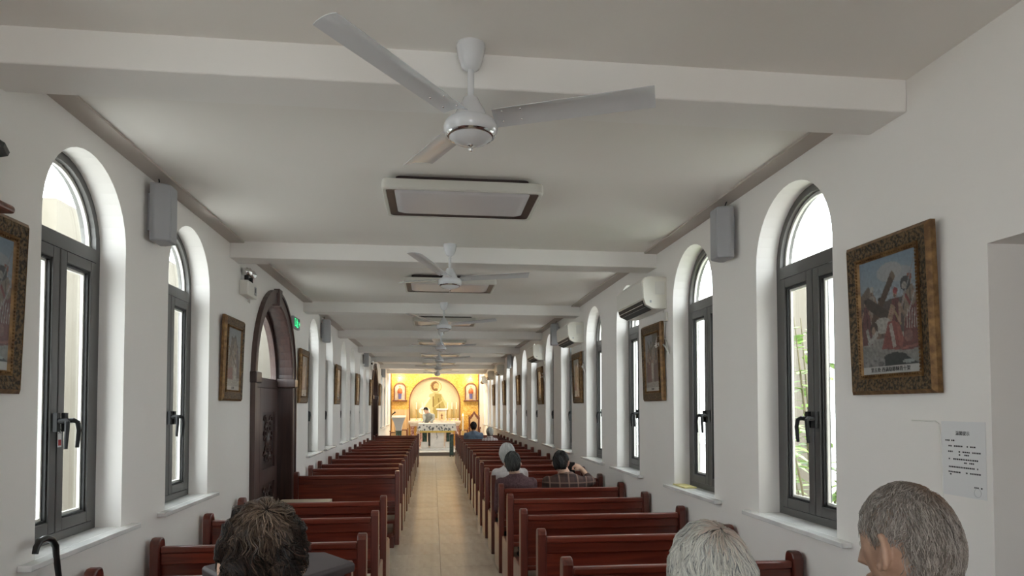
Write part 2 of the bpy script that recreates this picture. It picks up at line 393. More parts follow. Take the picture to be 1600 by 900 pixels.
# ------------------------------------------------------------------ windows
def arch_ring(mb, ro, ri, z0o, z0i, zs, x0, x1, n=20, oz=0):
    po = [(-ro, z0o)]+[(-ro*cos(pi*i/n), zs+ro*sin(pi*i/n)) for i in range(n+1)]+[(ro, z0o)]
    pi_ = [(-ri, z0i)]+[(-ri*cos(pi*i/n), zs+ri*sin(pi*i/n)) for i in range(n+1)]+[(ri, z0i)]
    m = len(po); vs = []
    for x in (x0, x1): vs += [(x, a, b) for a, b in po]+[(x, a, b) for a, b in pi_]
    fs = []
    for i in range(m):
        j = (i+1) % m
        fs += [(i, j, m+j, m+i), (2*m+i, 3*m+i, 3*m+j, 2*m+j), (i, 2*m+i, 2*m+j, j), (m+i, m+j, 3*m+j, 3*m+i)]
    mb.add(vs, fs); return mb
FX = .132
def rect_ring(mb, y0, y1, z0, z1, w, x0, x1):
    mb.box(x0, x1, y0, y0+w, z0, z1); mb.box(x0, x1, y1-w, y1, z0, z1)
    mb.box(x0, x1, y0+w, y1-w, z0, z0+w); mb.box(x0, x1, y0+w, y1-w, z1-w, z1); return mb
def make_window():
    w = empty('window_1'); struct(w)
    fr = MB(); arch_ring(fr, WR, WR-.042, WZ0, WZ0+.042, WZS, FX, FX+.075)
    fr.box(FX, FX+.075, -.353, .353, 2.425, 2.495); fr.box(FX+.02, FX+.075, -.03, .03, WZ0+.042, 2.425)
    fr.build('window_frame', 'grey_aluminium', w)
    MB().prism([(-.353, 2.495)]+[(-.353*cos(pi*i/20), WZS+.353*sin(pi*i/20)) for i in range(21)]+[(.353, 2.495)], 0, FX+.05, FX+.056).build('pane', 'glass', w)
    bd = MB(); arch_ring(bd, .353, .335, 2.495, 2.51, WZS, FX+.028, FX+.045); bd.build('glazing_bead', 'white_plastic', w)
    for s in (-1, 1):
        y0, y1 = (.004, .348) if s > 0 else (-.348, -.004)
        sa = rect_ring(MB(), y0, y1, WZ0+.046, 2.42, .056, FX-.006, FX+.045).build('sash', 'grey_aluminium', w, bevel=.003, seg=1)
        rect_ring(MB(), y0+.056, y1-.056, WZ0+.102, 2.364, .012, FX+.004, FX+.02).build('gasket', 'black_rubber', sa)
        rect_ring(MB(), y0+.068, y1-.068, WZ0+.114, 2.352, .012, FX+.02, FX+.034).build('spacer', 'white_plastic', sa)
        MB().box(FX+.034, FX+.04, y0+.06, y1-.06, WZ0+.106, 2.36).build('pane', 'glass', sa)
        hy = .034*s
        h = MB().box(FX-.03, FX-.012, hy-.016, hy+.016, 1.535, 1.625)
        h.tube([(FX-.03, hy, 1.585), (FX-.062, hy, 1.588), (FX-.075, hy+.012*s, 1.58), (FX-.078, hy+.02*s, 1.54), (FX-.072, hy+.018*s, 1.455)], [.013, .013, .012, .011, .009], 8)
        h.build('handle', 'black_plastic', sa, smooth=True)
    return w
w0 = make_window(); nwin = 0
def put_sill(w, sgn):
    s = MB().box(0, FX, -WR, WR, WZ0-.024, WZ0+.002); s.box(-.055, 0, -WR-.12, WR+.12, WZ0-.024, WZ0+.002)
    o = s.build('sill', 'sill_marble', w, bevel=.004); return o
put_sill(w0, 1)
for side, lst in (('right', WIN_R), ('left', WIN_L)):
    for k, y in enumerate(lst):
        X, rz = (XR, 0) if side == 'right' else (XL, pi)
        if nwin == 0: o = w0; o.location = (X, y, 0)
        else: o = fast_copy(w0, (X, y, 0), rz); o.name = 'window_%d' % (nwin+1)
        nwin += 1; o['label'] = 'arched grey framed double casement window in the %s wall' % side
# paper sticker on the mullion of the first left window
stk = empty('window_sticker', (XL-FX+.014, 3.462, 1.46)); tag(stk, 'white paper strip with red mark between the handles of a left window', 'sticker')
MB().box(0, .001, -.017, .017, 0, .165).build('strip', 'paper', stk)
MB().box(.001, .0015, -.012, .012, .008, .036).build('red_mark', 'red_ink', stk)
for k, s in enumerate(('开', '关')):
    text('lettering', s, .026, 'ink', stk, (.0014, 0, .125-.05*k), (pi/2, 0, pi/2))

# ------------------------------------------------------------------ doors
def make_door():
    d = struct(empty('door_1'))
    a = MB(); arch_ring(a, .925, DR-.02, 0, 0, DZS, -.03, .02, 28); a.build('casing', 'door_casing', d)
    a = MB(); arch_ring(a, .945, .915, 0, 0, DZS, -.045, .01, 28); a.build('casing_bead', 'door_casing', d)
    k = MB().prism([(-.05, 2.72), (.05, 2.72), (.07, 2.90), (-.07, 2.90)], 0, -.06, .02); k.build('keystone', 'door_wood', d, bevel=.006)
    for s in (-1, 1):
        c = MB().box(-.06, .23, s*.93-.0 if s < 0 else .76, s*.76 if s < 0 else .96, 1.88, 1.985)
        c.build('capital', 'door_wood', d, bevel=.012)
    # lining of the reveal
    n = 28; pr = [(-DR+.004, 0)]+[(-(DR-.004)*cos(pi*i/n), DZS+(DR-.004)*sin(pi*i/n)) for i in range(n+1)]+[(DR-.004, 0)]
    lin = MB(); m = len(pr); inn = [(y*.97, DZS+(z-DZS)*.97 if z > DZS else z) for y, z in pr]
    vs = [(x, *p) for x in (-.02, .225) for p in pr]+[(x, *p) for x in (-.02, .225) for p in inn]
    fs = [(2*m+i, 2*m+i+1, 3*m+i+1, 3*m+i) for i in range(m-1)]+[(i, i+1, 2*m+i+1, 2*m+i) for i in range(m-1)]+[(m+i, m+i+1, 3*m+i+1, 3*m+i) for i in range(m-1)]
    lin.add(vs, fs); lin.build('reveal_lining', 'door_wood', d)
    a = MB(); arch_ring(a, .80, .73, 1.90, 1.97, DZS, .15, .21, 28); a.build('fanlight_frame', 'door_casing', d)
    MB().box(.14, .225, -.80, .80, 1.86, 1.95).build('transom', 'door_wood', d, bevel=.006)
    MB().prism([(-.73, 1.96)]+[(-.73*cos(pi*i/24), DZS+.73*sin(pi*i/24)) for i in range(25)]+[(.73, 1.96)], 0, .185, .19).build('pane', 'glass', d)
    rnd = random.Random(4)
    for s in (-1, 1):
        y0, y1 = (0.003, .80) if s > 0 else (-.80, -.003)
        lf = MB().box(.165, .205, y0, y1, .01, 1.86).build('door_leaf', 'door_wood', d)
        st = MB()
        for ya, yb, za, zb in ((y0, y0+.12, .01, 1.86), (y1-.12, y1, .01, 1.86), (y0+.12, y1-.12, .01, .18), (y0+.12, y1-.12, .82, .98), (y0+.12, y1-.12, 1.60, 1.86)):
            st.box(.145, .166, ya, yb, za, zb)
        st.build('stile', 'door_casing', lf)
        cv = MB(); yc = (y0+y1)/2
        for (za, zb) in ((.22, .78), (1.02, 1.56)):
            zc = (za+zb)/2
            for q in range(9):
                for sg in (-1, 1):
                    z = lerp(za+.05, zb-.05, q/8); pts = []
                    for t in range(9):
                        an = t*.75; r = .062*(1-t/10); pts.append((.158, yc+sg*(.075+.05*sin(q*1.7))+r*cos(an)*sg, z+r*sin(an)))
                    cv.tube(pts, [.012-.001*t for t in range(9)], 6)
            cv.ell((.16, yc, zc), (.02, .05, .09))
            for q in range(6): cv.ell((.158, yc+rnd.uniform(-.16, .16), rnd.uniform(za+.03, zb-.03)), (.014, .03, .022))
        cv.build('carving', 'door_casing', lf, smooth=True)
    return d
d0 = make_door(); d0.location = (XL, DOOR_L[0], 0); d0.rotation_euler = (0, 0, pi); d0['label'] = 'dark brown arched double door with carved panels in the left wall'
d1 = fast_copy(d0, (XL, DOOR_L[1], 0), pi); d1.name = 'door_2'; d1['label'] = 'dark brown arched door far down the left wall'
# ------------------------------------------------------------------ pews
def ordinal(k): return ['', 'first', 'second', 'third', 'fourth', 'fifth', 'sixth', 'seventh', 'eighth', 'ninth', 'tenth', 'eleventh', 'twelfth', 'thirteenth', 'fourteenth', 'fifteenth', 'sixteenth', 'seventeenth', 'eighteenth', 'nineteenth', 'twentieth', 'twenty-first', 'twenty-second', 'twenty-third', 'twenty-fourth'][k]
def end_poly():
    p = [(0, 0), (.47, 0), (.47, .40), (.45, .435), (.095, .445), (.095, .83)]
    p += [(.095-.03*(1-cos(t)), .83+.053*sin(t)) for t in (pi/8, pi/4, 3*pi/8, pi/2)] + [(.035, .883), (.012, .872), (0, .85)]
    return p
def make_pew(L):
    r = empty('pew')
    for x0 in (0, L-.055):
        MB().prism(end_poly(), 0, x0, x0+.055).build('end_panel', 'pew_end_wood', r, bevel=.007)
    MB().box(.055, L-.055, .012, .058, .793, .835).build('top_rail', 'pew_wood', r, bevel=.010, seg=3)
    MB().box(.055, L-.055, .026, .05, .73, .793).build('middle_rail', 'pew_wood', r, bevel=.004)
    MB().box(.055, L-.055, .04, .058, .50, .73).build('back_panel', 'pew_wood', r)
    MB().box(.055, L-.055, .024, .058, .46, .52).build('lower_rail', 'pew_wood', r, bevel=.005)
    MB().box(.055, L-.055, .03, .455, .42, .45).build('seat', 'pew_wood', r, bevel=.006)
    MB().box(.055, L-.055, .40, .425, .34, .42).build('apron', 'pew_wood', r)
    kn = MB().box(.075, L-.075, -.20, -.06, .13, .16).build('kneeler', 'pew_wood', r, bevel=.005)
    for x in (.055, L-.115): MB().box(x, x+.06, -.17, 0.06, .0, .13).build('kneeler_block', 'pew_end_wood', kn)
    return r
PR = [1.12, 1.87, 2.61, 3.36, 4.17, 5.01, 5.90, 6.69, 7.56, 8.47, 9.38, 10.3, 11.05, 12.0, 12.87, 13.78, 14.68, 15.5, 16.35, 17.2, 18.05, 18.85, 19.65]
PL = [1.25, 1.95, 2.62, 3.40, 4.15, 5.06, 5.92, 8.21, 9.15, 9.87, 10.83, 11.65, 12.5, 13.4, 14.3, 15.25, 16.15, 17.0, 18.75, 19.7]
pw_r = make_pew(1.29); pw_l = make_pew(1.24)
for nm, lst, x, p0 in (('right', PR, .655, pw_r), ('left', PL, -1.638, pw_l)):
    for k, y in enumerate(lst):
        o = p0 if k == 0 else fast_copy(p0, (x, y, 0)); o.location = (x, y, 0)
        q = len(lst)-k
        tag(o, 'red brown wooden pew on the %s of the aisle, %s row from the altar' % (nm, ordinal(q)), 'pew', 'wooden pews on the %s side' % nm)

# ------------------------------------------------------------------ ceiling fans and lamps
def make_fan(a0):
    r = empty('ceiling_fan')
    MB().lathe([(.0, 0), (.054, 0), (.056, -.012), (.045, -.06), (.034, -.088), (.018, -.098), (0, -.098)][::-1], 28).build('canopy', 'fan_lacquer', r, smooth=True)
    MB().tube([(0, 0, -.09), (0, 0, -.215)], .0125, 16).build('rod', 'fan_lacquer', r, smooth=True)
    MB().lathe([(0, -.30), (.066, -.30), (.066, -.283), (.052, -.25), (.036, -.222), (.028, -.205), (0, -.205)], 28).build('motor_cover', 'fan_lacquer', r, smooth=True)
    mh = MB().lathe([(0, -.382), (.03, -.380), (.062, -.370), (.084, -.352), (.092, -.344), (.099, -.336), (.102, -.318), (.098, -.302), (.088, -.292), (0, -.292)], 36).build('motor_housing', 'fan_lacquer', r, smooth=True)
    MB().lathe([(.0865, -.3545), (.0905, -.3515), (.0945, -.347), (.0905, -.3445), (.0865, -.3545)], 36).build('rim', 'chrome', mh, smooth=True)
    MB().lathe([(0, -.408), (.006, -.406), (.009, -.399), (.006, -.391), (.013, -.386), (.013, -.378), (0, -.378)], 14).build('finial', 'chrome', r, smooth=True)
    for k in range(3):
        a = radians(a0+120*k); ca, sa = cos(a), sin(a); mb = MB(); rings = []
        for t in [i/10 for i in range(11)]:
            rr = .085+.60*t; wd = .118+.016*t; z = -.287+.058*t; pit = radians(9)
            ring = []
            for q in range(9):
                s = (q/8-.5)*wd; zz = z-s*sin(pit)+.010*(1-(2*s/wd)**2)
                ring.append((rr+(.02*(s/wd) if t == 1 else 0), s, zz))
            ring += [(p[0], p[1], p[2]+.0022) for p in ring[::-1]]
            rings.append([(p[0]*ca-p[1]*sa, p[0]*sa+p[1]*ca, p[2]) for p in ring])
        mb.loft(rings); b = mb.build('blade', 'fan_lacquer', r, smooth=True)
        for dr, ds in ((.12, .032), (.12, -.032), (.19, .032), (.19, -.032)):
            p = (dr, ds); z = -.287+.058*(dr-.085)/.6-ds*sin(radians(9))+.006
            MB().ell((p[0]*ca-p[1]*sa, p[0]*sa+p[1]*ca, z), (.0045, .0045, .004), 8, 5).build('screw', 'chrome', b, smooth=True)
    return r
fan_ang = [-12, 6, -10, 20, -4, 32, 8]
fan_lab = ['nearest white three blade ceiling fan', 'second nearest white ceiling fan under its lamp', 'third white ceiling fan along the ceiling', 'fourth white ceiling fan along the ceiling', 'fifth white ceiling fan along the ceiling', 'sixth white ceiling fan, last but one before the altar', 'farthest white ceiling fan just before the altar']
f0 = make_fan(0)
for k in range(7):
    loc = (.138, [2.495, 5.625, 8.79, 11.94, 15.09, 18.25, 21.4][k], HC)
    o = f0 if k == 0 else fast_copy(f0, loc); o.location = loc; o.rotation_euler = (0, 0, radians(fan_ang[k]))
    tag(o, fan_lab[k], 'fan', 'ceiling fans down the aisle')
def rrect(x, y, r, z, n=5):
    pts = []
    for sx, sy, a0 in ((1, 1, 0), (-1, 1, 90), (-1, -1, 180), (1, -1, 270)):
        for i in range(n+1):
            a = radians(a0+90*i/n); pts.append((sx*(x-r)+r*cos(a), sy*(y-r)+r*sin(a), z))
    return pts
def make_lamp():
    r = empty('ceiling_lamp')
    MB().loft([rrect(.40, .235, .03, -.034), rrect(.40, .235, .03, 0)]).build('base_plate', 'lamp_ring', r)
    MB().loft([rrect(.475, .295, .035, -.036), rrect(.48, .30, .04, -.05), rrect(.48, .30, .04, -.088), rrect(.472, .292, .035, -.096),
               rrect(.458, .278, .03, -.096), rrect(.455, .275, .03, -.09), rrect(.455, .275, .03, -.06)], cap=True).build('frame', 'lamp_frame', r, smooth=True)
    mb = MB(); a, b = rrect(.454, .274, .03, -.0925), rrect(.408, .236, .03, -.083)
    mb.loft([rrect(.454, .274, .03, -.06), a, b, rrect(.408, .236, .03, -.06)], cap=True).build('inner_ring', 'lamp_ring', r, smooth=True)
    rings = [rrect(.407*(1-.02*i), .235*(1-.02*i), .028, -.082-.012*sin(i/6*pi/2)) for i in range(7)]
    MB().loft(rings).build('diffuser', 'lamp_diffuser', r, smooth=True)
    return r
l0 = make_lamp()
lamp_lab = ['nearest rectangular ceiling lamp with dark inner ring, switched off', 'second rectangular ceiling lamp behind the second fan', 'third rectangular ceiling lamp along the ceiling', 'fourth rectangular ceiling lamp along the ceiling', 'fifth rectangular ceiling lamp along the ceiling', 'sixth rectangular ceiling lamp along the ceiling', 'farthest rectangular ceiling lamp before the altar']
for k in range(7):
    loc = (.175, 4.21+[0, 2.98, 6.06, 9.3, 12.45, 15.6, 18.76][k], HC)
    o = l0 if k == 0 else fast_copy(l0, loc); o.location = loc; tag(o, lamp_lab[k], 'lamp', 'rectangular ceiling lamps')

# ------------------------------------------------------------------ pictures
class Paint:
    def __init__(s, w, h, f): s.w, s.h = w, h; s.p = [[f((x+.5)/w, (y+.5)/h) for x in range(w)] for y in range(h)]
    def put(s, test, col, amt=1):
        for y in range(s.h):
            for x in range(s.w):
                if test((x+.5)/s.w, (y+.5)/s.h):
                    c = col((x+.5)/s.w, (y+.5)/s.h) if callable(col) else col; o = s.p[y][x]
                    s.p[y][x] = tuple(o[i]+(c[i]-o[i])*amt for i in range(3))
    def ell(s, cx, cy, rx, ry, col, amt=1): s.put(lambda x, y: ((x-cx)/rx)**2+((y-cy)/ry)**2 < 1, col, amt)
    def poly(s, pts, col, amt=1):
        def t(x, y):
            ins = False; j = len(pts)-1
            for i in range(len(pts)):
                (xi, yi), (xj, yj) = pts[i], pts[j]
                if (yi > y) != (yj > y) and x < (xj-xi)*(y-yi)/(yj-yi)+xi: ins = not ins
                j = i
            return ins
        s.put(t, col, amt)
    def line(s, x0, y0, x1, y1, w, col):
        dx, dy = x1-x0, y1-y0; L = sqrt(dx*dx+dy*dy); nx, ny = -dy/L*w/2, dx/L*w/2
        s.poly([(x0+nx, y0+ny), (x1+nx, y1+ny), (x1-nx, y1-ny), (x0-nx, y0-ny)], col)
    def grain(s, a, sc, seed):
        for y in range(s.h):
            for x in range(s.w):
                a_ = a*(.3 if y < .26*s.h else 1); n = 1+a_*noise.noise(Vector((x/s.w*sc, y/s.h*sc*1.4, seed))) + a_*.5*noise.noise(Vector((x/s.w*sc*3, y/s.h*sc*4, seed+9)))
                s.p[y][x] = tuple(max(0, c*n) for c in s.p[y][x])
    def mesh(s, name, w, h, axis_x, m='painting', dim=1):
        """grid with one colour per vertex; v runs up; axis_x: direction of the picture's x"""
        mb = MB(); vs = []; fs = []; W, Hh = s.w, s.h
        for y in range(Hh):
            for x in range(W): vs.append((axis_x[0]*w*(x/(W-1)-.5), axis_x[1]*w*(x/(W-1)-.5), h*(.5-y/(Hh-1)))); g = sum(s.p[y][x])/3; mb.c.append(tuple(dim*(g+(c-g)*(.8 if dim < 1 else 1)) for c in s.p[y][x]))
        for y in range(Hh-1):
            for x in range(W-1): a = y*W+x; fs.append((a, a+W, a+W+1, a+1))
        mb.v = vs; mb.f = fs; return mb.mesh(name, m)
SK = (.36, .22, .15); DK = (.03, .025, .025); WH = (.42, .40, .36); RD = (.22, .03, .025); BR = (.10, .055, .03)
def fig(P, x, y, s, robe, lean=0, head=SK, hat=None, sash=None):
    P.poly([(x-.05*s, y), (x+.06*s, y), (x+(.11+lean)*s, y+.20*s), (x+(.13+lean)*s, y+.42*s), (x+(-.11+lean)*s, y+.42*s), (x+(-.09+lean)*s, y+.18*s)], robe)
    P.poly([(x+.0*s, y+.03*s), (x+(.02)*s, y+.02*s), (x+(.06+lean)*s, y+.40*s), (x+(.02+lean)*s, y+.40*s)], tuple(c*.45 for c in robe))
    P.line(x-.06*s, y+.05*s, x-.15*s, y+.19*s, .035*s, head); P.line(x+.06*s, y+.05*s, x+.15*s, y+.16*s, .035*s, tuple(c*.8 for c in head))
    P.ell(x, y-.04*s, .038*s, .042*s, head); P.ell(x+.008*s, y-.062*s, .042*s, .03*s, hat or (.035, .02, .015))
    P.ell(x-.008*s, y-.02*s, .02*s, .014*s, (.05, .03, .02), .7)
    if sash: P.line(x-.07*s, y+.06*s, x+.09*s, y+.24*s, .03*s, sash)
def sky_ground(top, low, gy):
    def f(x, y):
        if y > gy: t = (y-gy)/(1-gy); return lerp3((.33, .31, .28), (.20, .19, .17), t)
        return lerp3(top, low, y/gy)
    return f
def lerp3(a, b, t): return tuple(a[i]+(b[i]-a[i])*t for i in range(3))
def caption(P): P.poly([(0, .935), (1, .935), (1, 1.01), (0, 1.01)], (.58, .56, .52))
def paint_a():
    P = Paint(84, 118, sky_ground((.20, .30, .40), (.40, .42, .42), .62))
    P.ell(.55, .14, .22, .08, (.44, .42, .40), .7); P.ell(.75, .18, .2, .06, (.40, .39, .38), .6)
    P.poly([(0, .3), (.16, .22), (.3, .34), (.3, .62), (0, .62)], (.17, .12, .09))
    P.poly([(0, .42), (.45, .38), (1, .36), (1, .66), (0, .66)], (.09, .07, .06))
    fig(P, .22, .31, .9, (.30, .24, .20), 0, SK, WH); fig(P, .10, .40, .8, (.16, .05, .05)); fig(P, .36, .40, .7, (.2, .12, .09))
    P.line(.22, .56, .62, .17, .085, BR); P.line(.60, .20, .63, .16, .08, (.2, .13, .08)); P.line(.12, .36, .5, .52, .10, (.06, .04, .03))
    fig(P, .88, .29, 1.05, (.26, .19, .14), .0, SK, (.30, .08, .05), RD); P.ell(.82, .27, .085, .06, (.05, .05, .05)); P.ell(.80, .285, .04, .03, (.34, .30, .27))
    P.line(.98, .08, .74, .46, .016, (.25, .25, .26)); P.line(1.0, .3, .82, .58, .02, (.36, .34, .33))
    fig(P, .64, .37, .95, (.16, .035, .035), -.04, SK, (.33, .04, .04), (.30, .22, .1)); P.line(.62, .44, .50, .62, .045, SK); P.line(.72, .42, .70, .58, .045, SK)
    P.ell(.40, .585, .16, .07, WH); P.ell(.24, .60, .07, .055, (.07, .045, .035)); P.ell(.23, .625, .035, .04, SK)
    P.poly([(.50, .56), (.63, .56), (.72, .80), (.50, .84), (.36, .80)], (.26, .055, .04)); P.poly([(.62, .56), (.7, .6), (.80, .8), (.70, .82)], (.32, .085, .055))
    P.line(.54, .58, .60, .78, .06, (.42, .36, .32)); P.line(.30, .64, .12, .74, .05, WH); P.line(.10, .60, .16, .74, .05, (.36, .35, .32))
    P.poly([(.80, .55), (1, .42), (1, .80), (.72, .83)], (.17, .035, .03))
    for k in range(5): P.line(.84+.04*k, .48, .82+.04*k, .64, .014, (.42, .38, .35))
    P.ell(.84, .70, .07, .05, (.24, .10, .08)); P.line(.70, .80, 1, .78, .02, (.34, .10, .07))
    P.poly([(0, .74), (.3, .78), (1, .83), (1, .94), (0, .94)], (.25, .24, .22))
    P.poly([(.30, .90), (.55, .82), (.80, .86), (1, .93), (.9, .94), (.3, .94)], (.022, .032, .030)); P.ell(.82, .905, .10, .016, (.30, .34, .32)); P.ell(.60, .86, .2, .035, (.03, .035, .034))
    for x, y, r in ((.06, .88, .05), (.13, .915, .06), (.32, .90, .085), (.22, .87, .04)): P.ell(x, y, r*1.2, r*.62, (.26, .25, .24)); P.ell(x+.02, y+.012, r*.7, r*.3, (.08, .075, .07), .6)
    P.grain(.42, 30, 1.3); caption(P); return P
def paint_b():
    P = Paint(84, 118, sky_ground((.24, .26, .28), (.36, .33, .28), .6))
    P.poly([(.55, 0), (1, 0), (1, .62), (.62, .62)], (.10, .075, .055))
    fig(P, .26, .27, 1.15, (.22, .11, .10), .02); fig(P, .45, .22, 1.1, (.12, .08, .07)); fig(P, .62, .20, 1.2, (.30, .26, .22), 0, SK, (.14, .1, .07)); fig(P, .80, .27, 1.15, (.10, .06, .06))
    P.line(.20, .12, .55, .52, .05, BR); P.line(.34, .30, .95, .10, .045, (.08, .05, .03))
    P.poly([(.10, .48), (.42, .46), (.46, .84), (.08, .84)], (.16, .03, .045)); P.poly([(.44, .50), (.60, .50), (.58, .78), (.44, .78)], (.46, .43, .39)); P.poly([(.60, .55), (.95, .5), (.98, .84), (.62, .85)], (.10, .035, .045))
    for k in range(7): P.ell(.2+.1*k, .46+.05*sin(k*2.2), .05, .035, SK if k % 2 else (.33, .25, .2))
    P.poly([(0, .85), (1, .83), (1, .94), (0, .94)], (.36, .34, .31)); P.grain(.6, 26, 4.1); caption(P); return P
def paint_c():
    P = Paint(84, 118, sky_ground((.25, .30, .32), (.34, .33, .30), .66))
    P.poly([(.05, .62), (.3, .16), (.62, .12), (.95, .5), (1, .8), (0, .8)], (.12, .095, .07))
    for x, y, s, c in ((.30, .22, 1, (.14, .09, .05)), (.55, .2, 1.05, (.28, .21, .12)), (.42, .36, 1, (.3, .26, .2)), (.75, .34, .95, (.10, .06, .10)), (.2, .5, .9, (.2, .15, .1)), (.62, .5, 1, (.42, .4, .36))): fig(P, x, y, s, c, .02)
    P.poly([(.06, .66), (.42, .62), (.46, .84), (.04, .85)], (.22, .05, .05)); P.poly([(.50, .6), (.66, .58), (.78, .84), (.5, .84)], (.44, .42, .38)); P.line(.1, .3, .7, .62, .04, BR)
    P.poly([(0, .82), (1, .84), (1, .94), (0, .94)], (.38, .37, .33)); P.grain(.6, 26, 7.7); caption(P); return P
CANV = [paint_a().mesh('canvas', .35, .50, (0, -1), dim=.62), paint_b().mesh('canvas', .35, .50, (0, -1), dim=.62), paint_c().mesh('canvas', .35, .50, (0, -1), dim=.62)]
def ring_step(mb, y1, z1, y0, z0, xa, xb, xback):
    """moulding: outer rectangle y1,z1 at depth xa, inner y0,z0 at depth xb"""
    o = [(-y1, -z1), (y1, -z1), (y1, z1), (-y1, z1)]; i = [(-y0, -z0), (y0, -z0), (y0, z0), (-y0, z0)]
    mb.loft([[(xback, *p) for p in o], [(xa, *p) for p in o], [(xb, *p) for p in i], [(xback, *p) for p in i]], cap=False); return mb
def make_picture(ci):
    """local -x faces the room"""
    r = empty('framed_picture')
    MB().box(-.012, 0, -.25, .25, -.325, .325).build('back_board', 'brown_wood', r)
    ring_step(MB(), .265, .34, .248, .323, -.022, -.036, 0).build('outer_moulding', 'gilt', r)
    ring_step(MB(), .248, .323, .196, .271, -.033, -.024, 0).build('ornate_band', 'ornate', r)
    ring_step(MB(), .196, .271, .174, .249, -.034, -.022, 0).build('inner_moulding', 'gilt', r)
    bd = MB()
    for z, n in ((.258, 26), (-.258, 26)):
        for k in range(n): bd.ell((-.033, lerp(-.185, .185, k/(n-1)), z), (.005, .005, .005), 6, 4)
    for y in (-.19, .19):
        for k in range(38): bd.ell((-.033, y, lerp(-.26, .26, k/37)), (.005, .005, .005), 6, 4)
    o = bd.build('beading', 'gilt', r); o['kind'] = 'stuff'
    cv = bpy.data.objects.new('canvas', CANV[ci]); COL.objects.link(cv); cv.parent = r; cv.location = (-.024, 0, 0)
    hk = MB().tube([(-.008, -.04, .30), (.012, 0, .345), (-.008, .04, .30)], .002, 6); hk.build('hanger', 'black_plastic', r)
    return r, cv
TL = radians(1.7)
PICS = [make_picture(i)[0] for i in range(3)]
cap_txt = ['第五处 西满助耶稣背十架', '第七处', '第八处']
def pic(side, y, ci, label, first=False):
    base = PICS[ci]
    o = base if first else fast_copy(base, (0, 0, 0))
    o.rotation_mode = 'XYZ'
    X = XR-.014 if side == 'right' else XL+.014
    o.location = (X, y, 2.045)
    o.rotation_euler = (0, -TL, 0) if side == 'right' else (0, -TL, pi)
    tag(o, label, 'picture', 'framed stations on the %s wall' % side); return o
pa = pic('right', 2.648, 0, 'gilt framed painting of a fallen man under a cross, nearest on the right wall', True)
pb = pic('right', 5.755, 1, 'gilt framed painting below the nearest air conditioner on the right wall', True)
pc = pic('left', 5.73, 2, 'gilt framed painting between window and carved door on the left wall', True)
for p_, tx in ((pa, '第五处 西满助耶稣背十架'), (pb, '第七处'), (pc, '第二处')):
    cv = [c for c in p_.children_recursive if c.name.startswith('canvas')][0]
    text('caption', tx, .022, 'ink', cv, (-.001, 0, -.234), (pi/2, 0, -pi/2), .0004)
KIDS.clear()
pic('left', 2.62, 0, 'gilt framed painting under the wooden bracket at the near end of the left wall')
rl = ['second', 'third', 'fourth', 'fifth', 'sixth', 'seventh', 'eighth']
for k, y in enumerate((8.9, 12.06, 15.25, 18.36, 21.55)):
    pic('right', y, (2, 0, 1, 2, 0)[k], 'small looking gilt framed painting, %s picture along the right wall' % rl[k+1])
for k, y in enumerate((8.77, 11.87, 14.94, 18.1, 21.2)):
    pic('left', y, (1, 0, 2, 1, 0)[k], 'gilt framed painting beyond the first door, %s picture along the left wall' % rl[k+1])

# ------------------------------------------------------------------ air conditioners, speakers, wall fittings
def make_ac():
    """local y from 0 (near end) to .80, -x into the room, z centred on its bottom"""
    r = empty('air_conditioner')
    prof = [(0, 0), (0, .268), (-.03, .275), (-.15, .275), (-.195, .262), (-.212, .23), (-.205, .09), (-.185, .035), (-.12, .0)]
    MB().prism(prof, 1, 0, .80).build('body', 'ivory_plastic', r, bevel=.006)
    fp = [(-.196, .262), (-.216, .232), (-.210, .085), (-.204, .085), (-.206, .23), (-.19, .255)]
    MB().prism(fp, 1, .012, .788).build('front_panel', 'white_plastic', r)
    v = MB().prism([(-.20, .075), (-.186, .03), (-.13, .001), (-.12, -.006), (-.19, .024), (-.206, .07)], 1, .04, .76).build('air_outlet', 'black_plastic', r)
    fl = MB()
    for t in (.25, .6): fl.box(lerp(-.205, -.135, t)-.012, lerp(-.205, -.135, t)+.012, .045, .755, lerp(.055, -.004, t)-.003, lerp(.055, -.004, t)+.001)
    fl.build('louver', 'white_plastic', r)
    MB().box(-.1, -.02, -.003, .0, .12, .23).build('end_grille', 'white_plastic', r, bevel=.004)
    MB().box(-.15, -.135, -.003, 0, .05, .07).build('indicator', 'grey_plastic', r)
    c = MB(); c.tube([(-.012, .05, 0), (-.012, .02, -.14), (-.02, .03, -.25)], .005, 6)
    for q in range(5):
        c.tube([(-.02+.004*q, .03, -.25), (-.05, .10+.02*q, -.22-.02*q), (-.055, .13, -.27-.012*q), (-.03, .03, -.30), (-.02, -.03-.02*q, -.31-.02*q), (-.015, -.02, -.27)], .004, 5)
    c.build('power_cord', 'white_plastic', r, smooth=True)
    MB().box(-.02, 0, -.03, .04, -.11, -.03).build('power_socket', 'white_plastic', r, bevel=.004)
    return r
a0 = make_ac()
al = ['nearest white air conditioner high on the right wall', 'second white air conditioner along the right wall', 'third white air conditioner along the right wall', 'fourth white air conditioner along the right wall', 'fifth white air conditioner along the right wall', 'farthest white air conditioner, nearest the altar']
for k, (y, z) in enumerate(((5.47, 2.485), (8.63, 2.50), (11.72, 2.49), (18.5, 2.56), (21.65, 2.56), (24.4, 2.52))):
    o = a0 if k == 0 else fast_copy(a0, (0, 0, 0)); o.location = (XR, y, z); tag(o, al[k], 'air conditioner', 'air conditioners on the right wall')
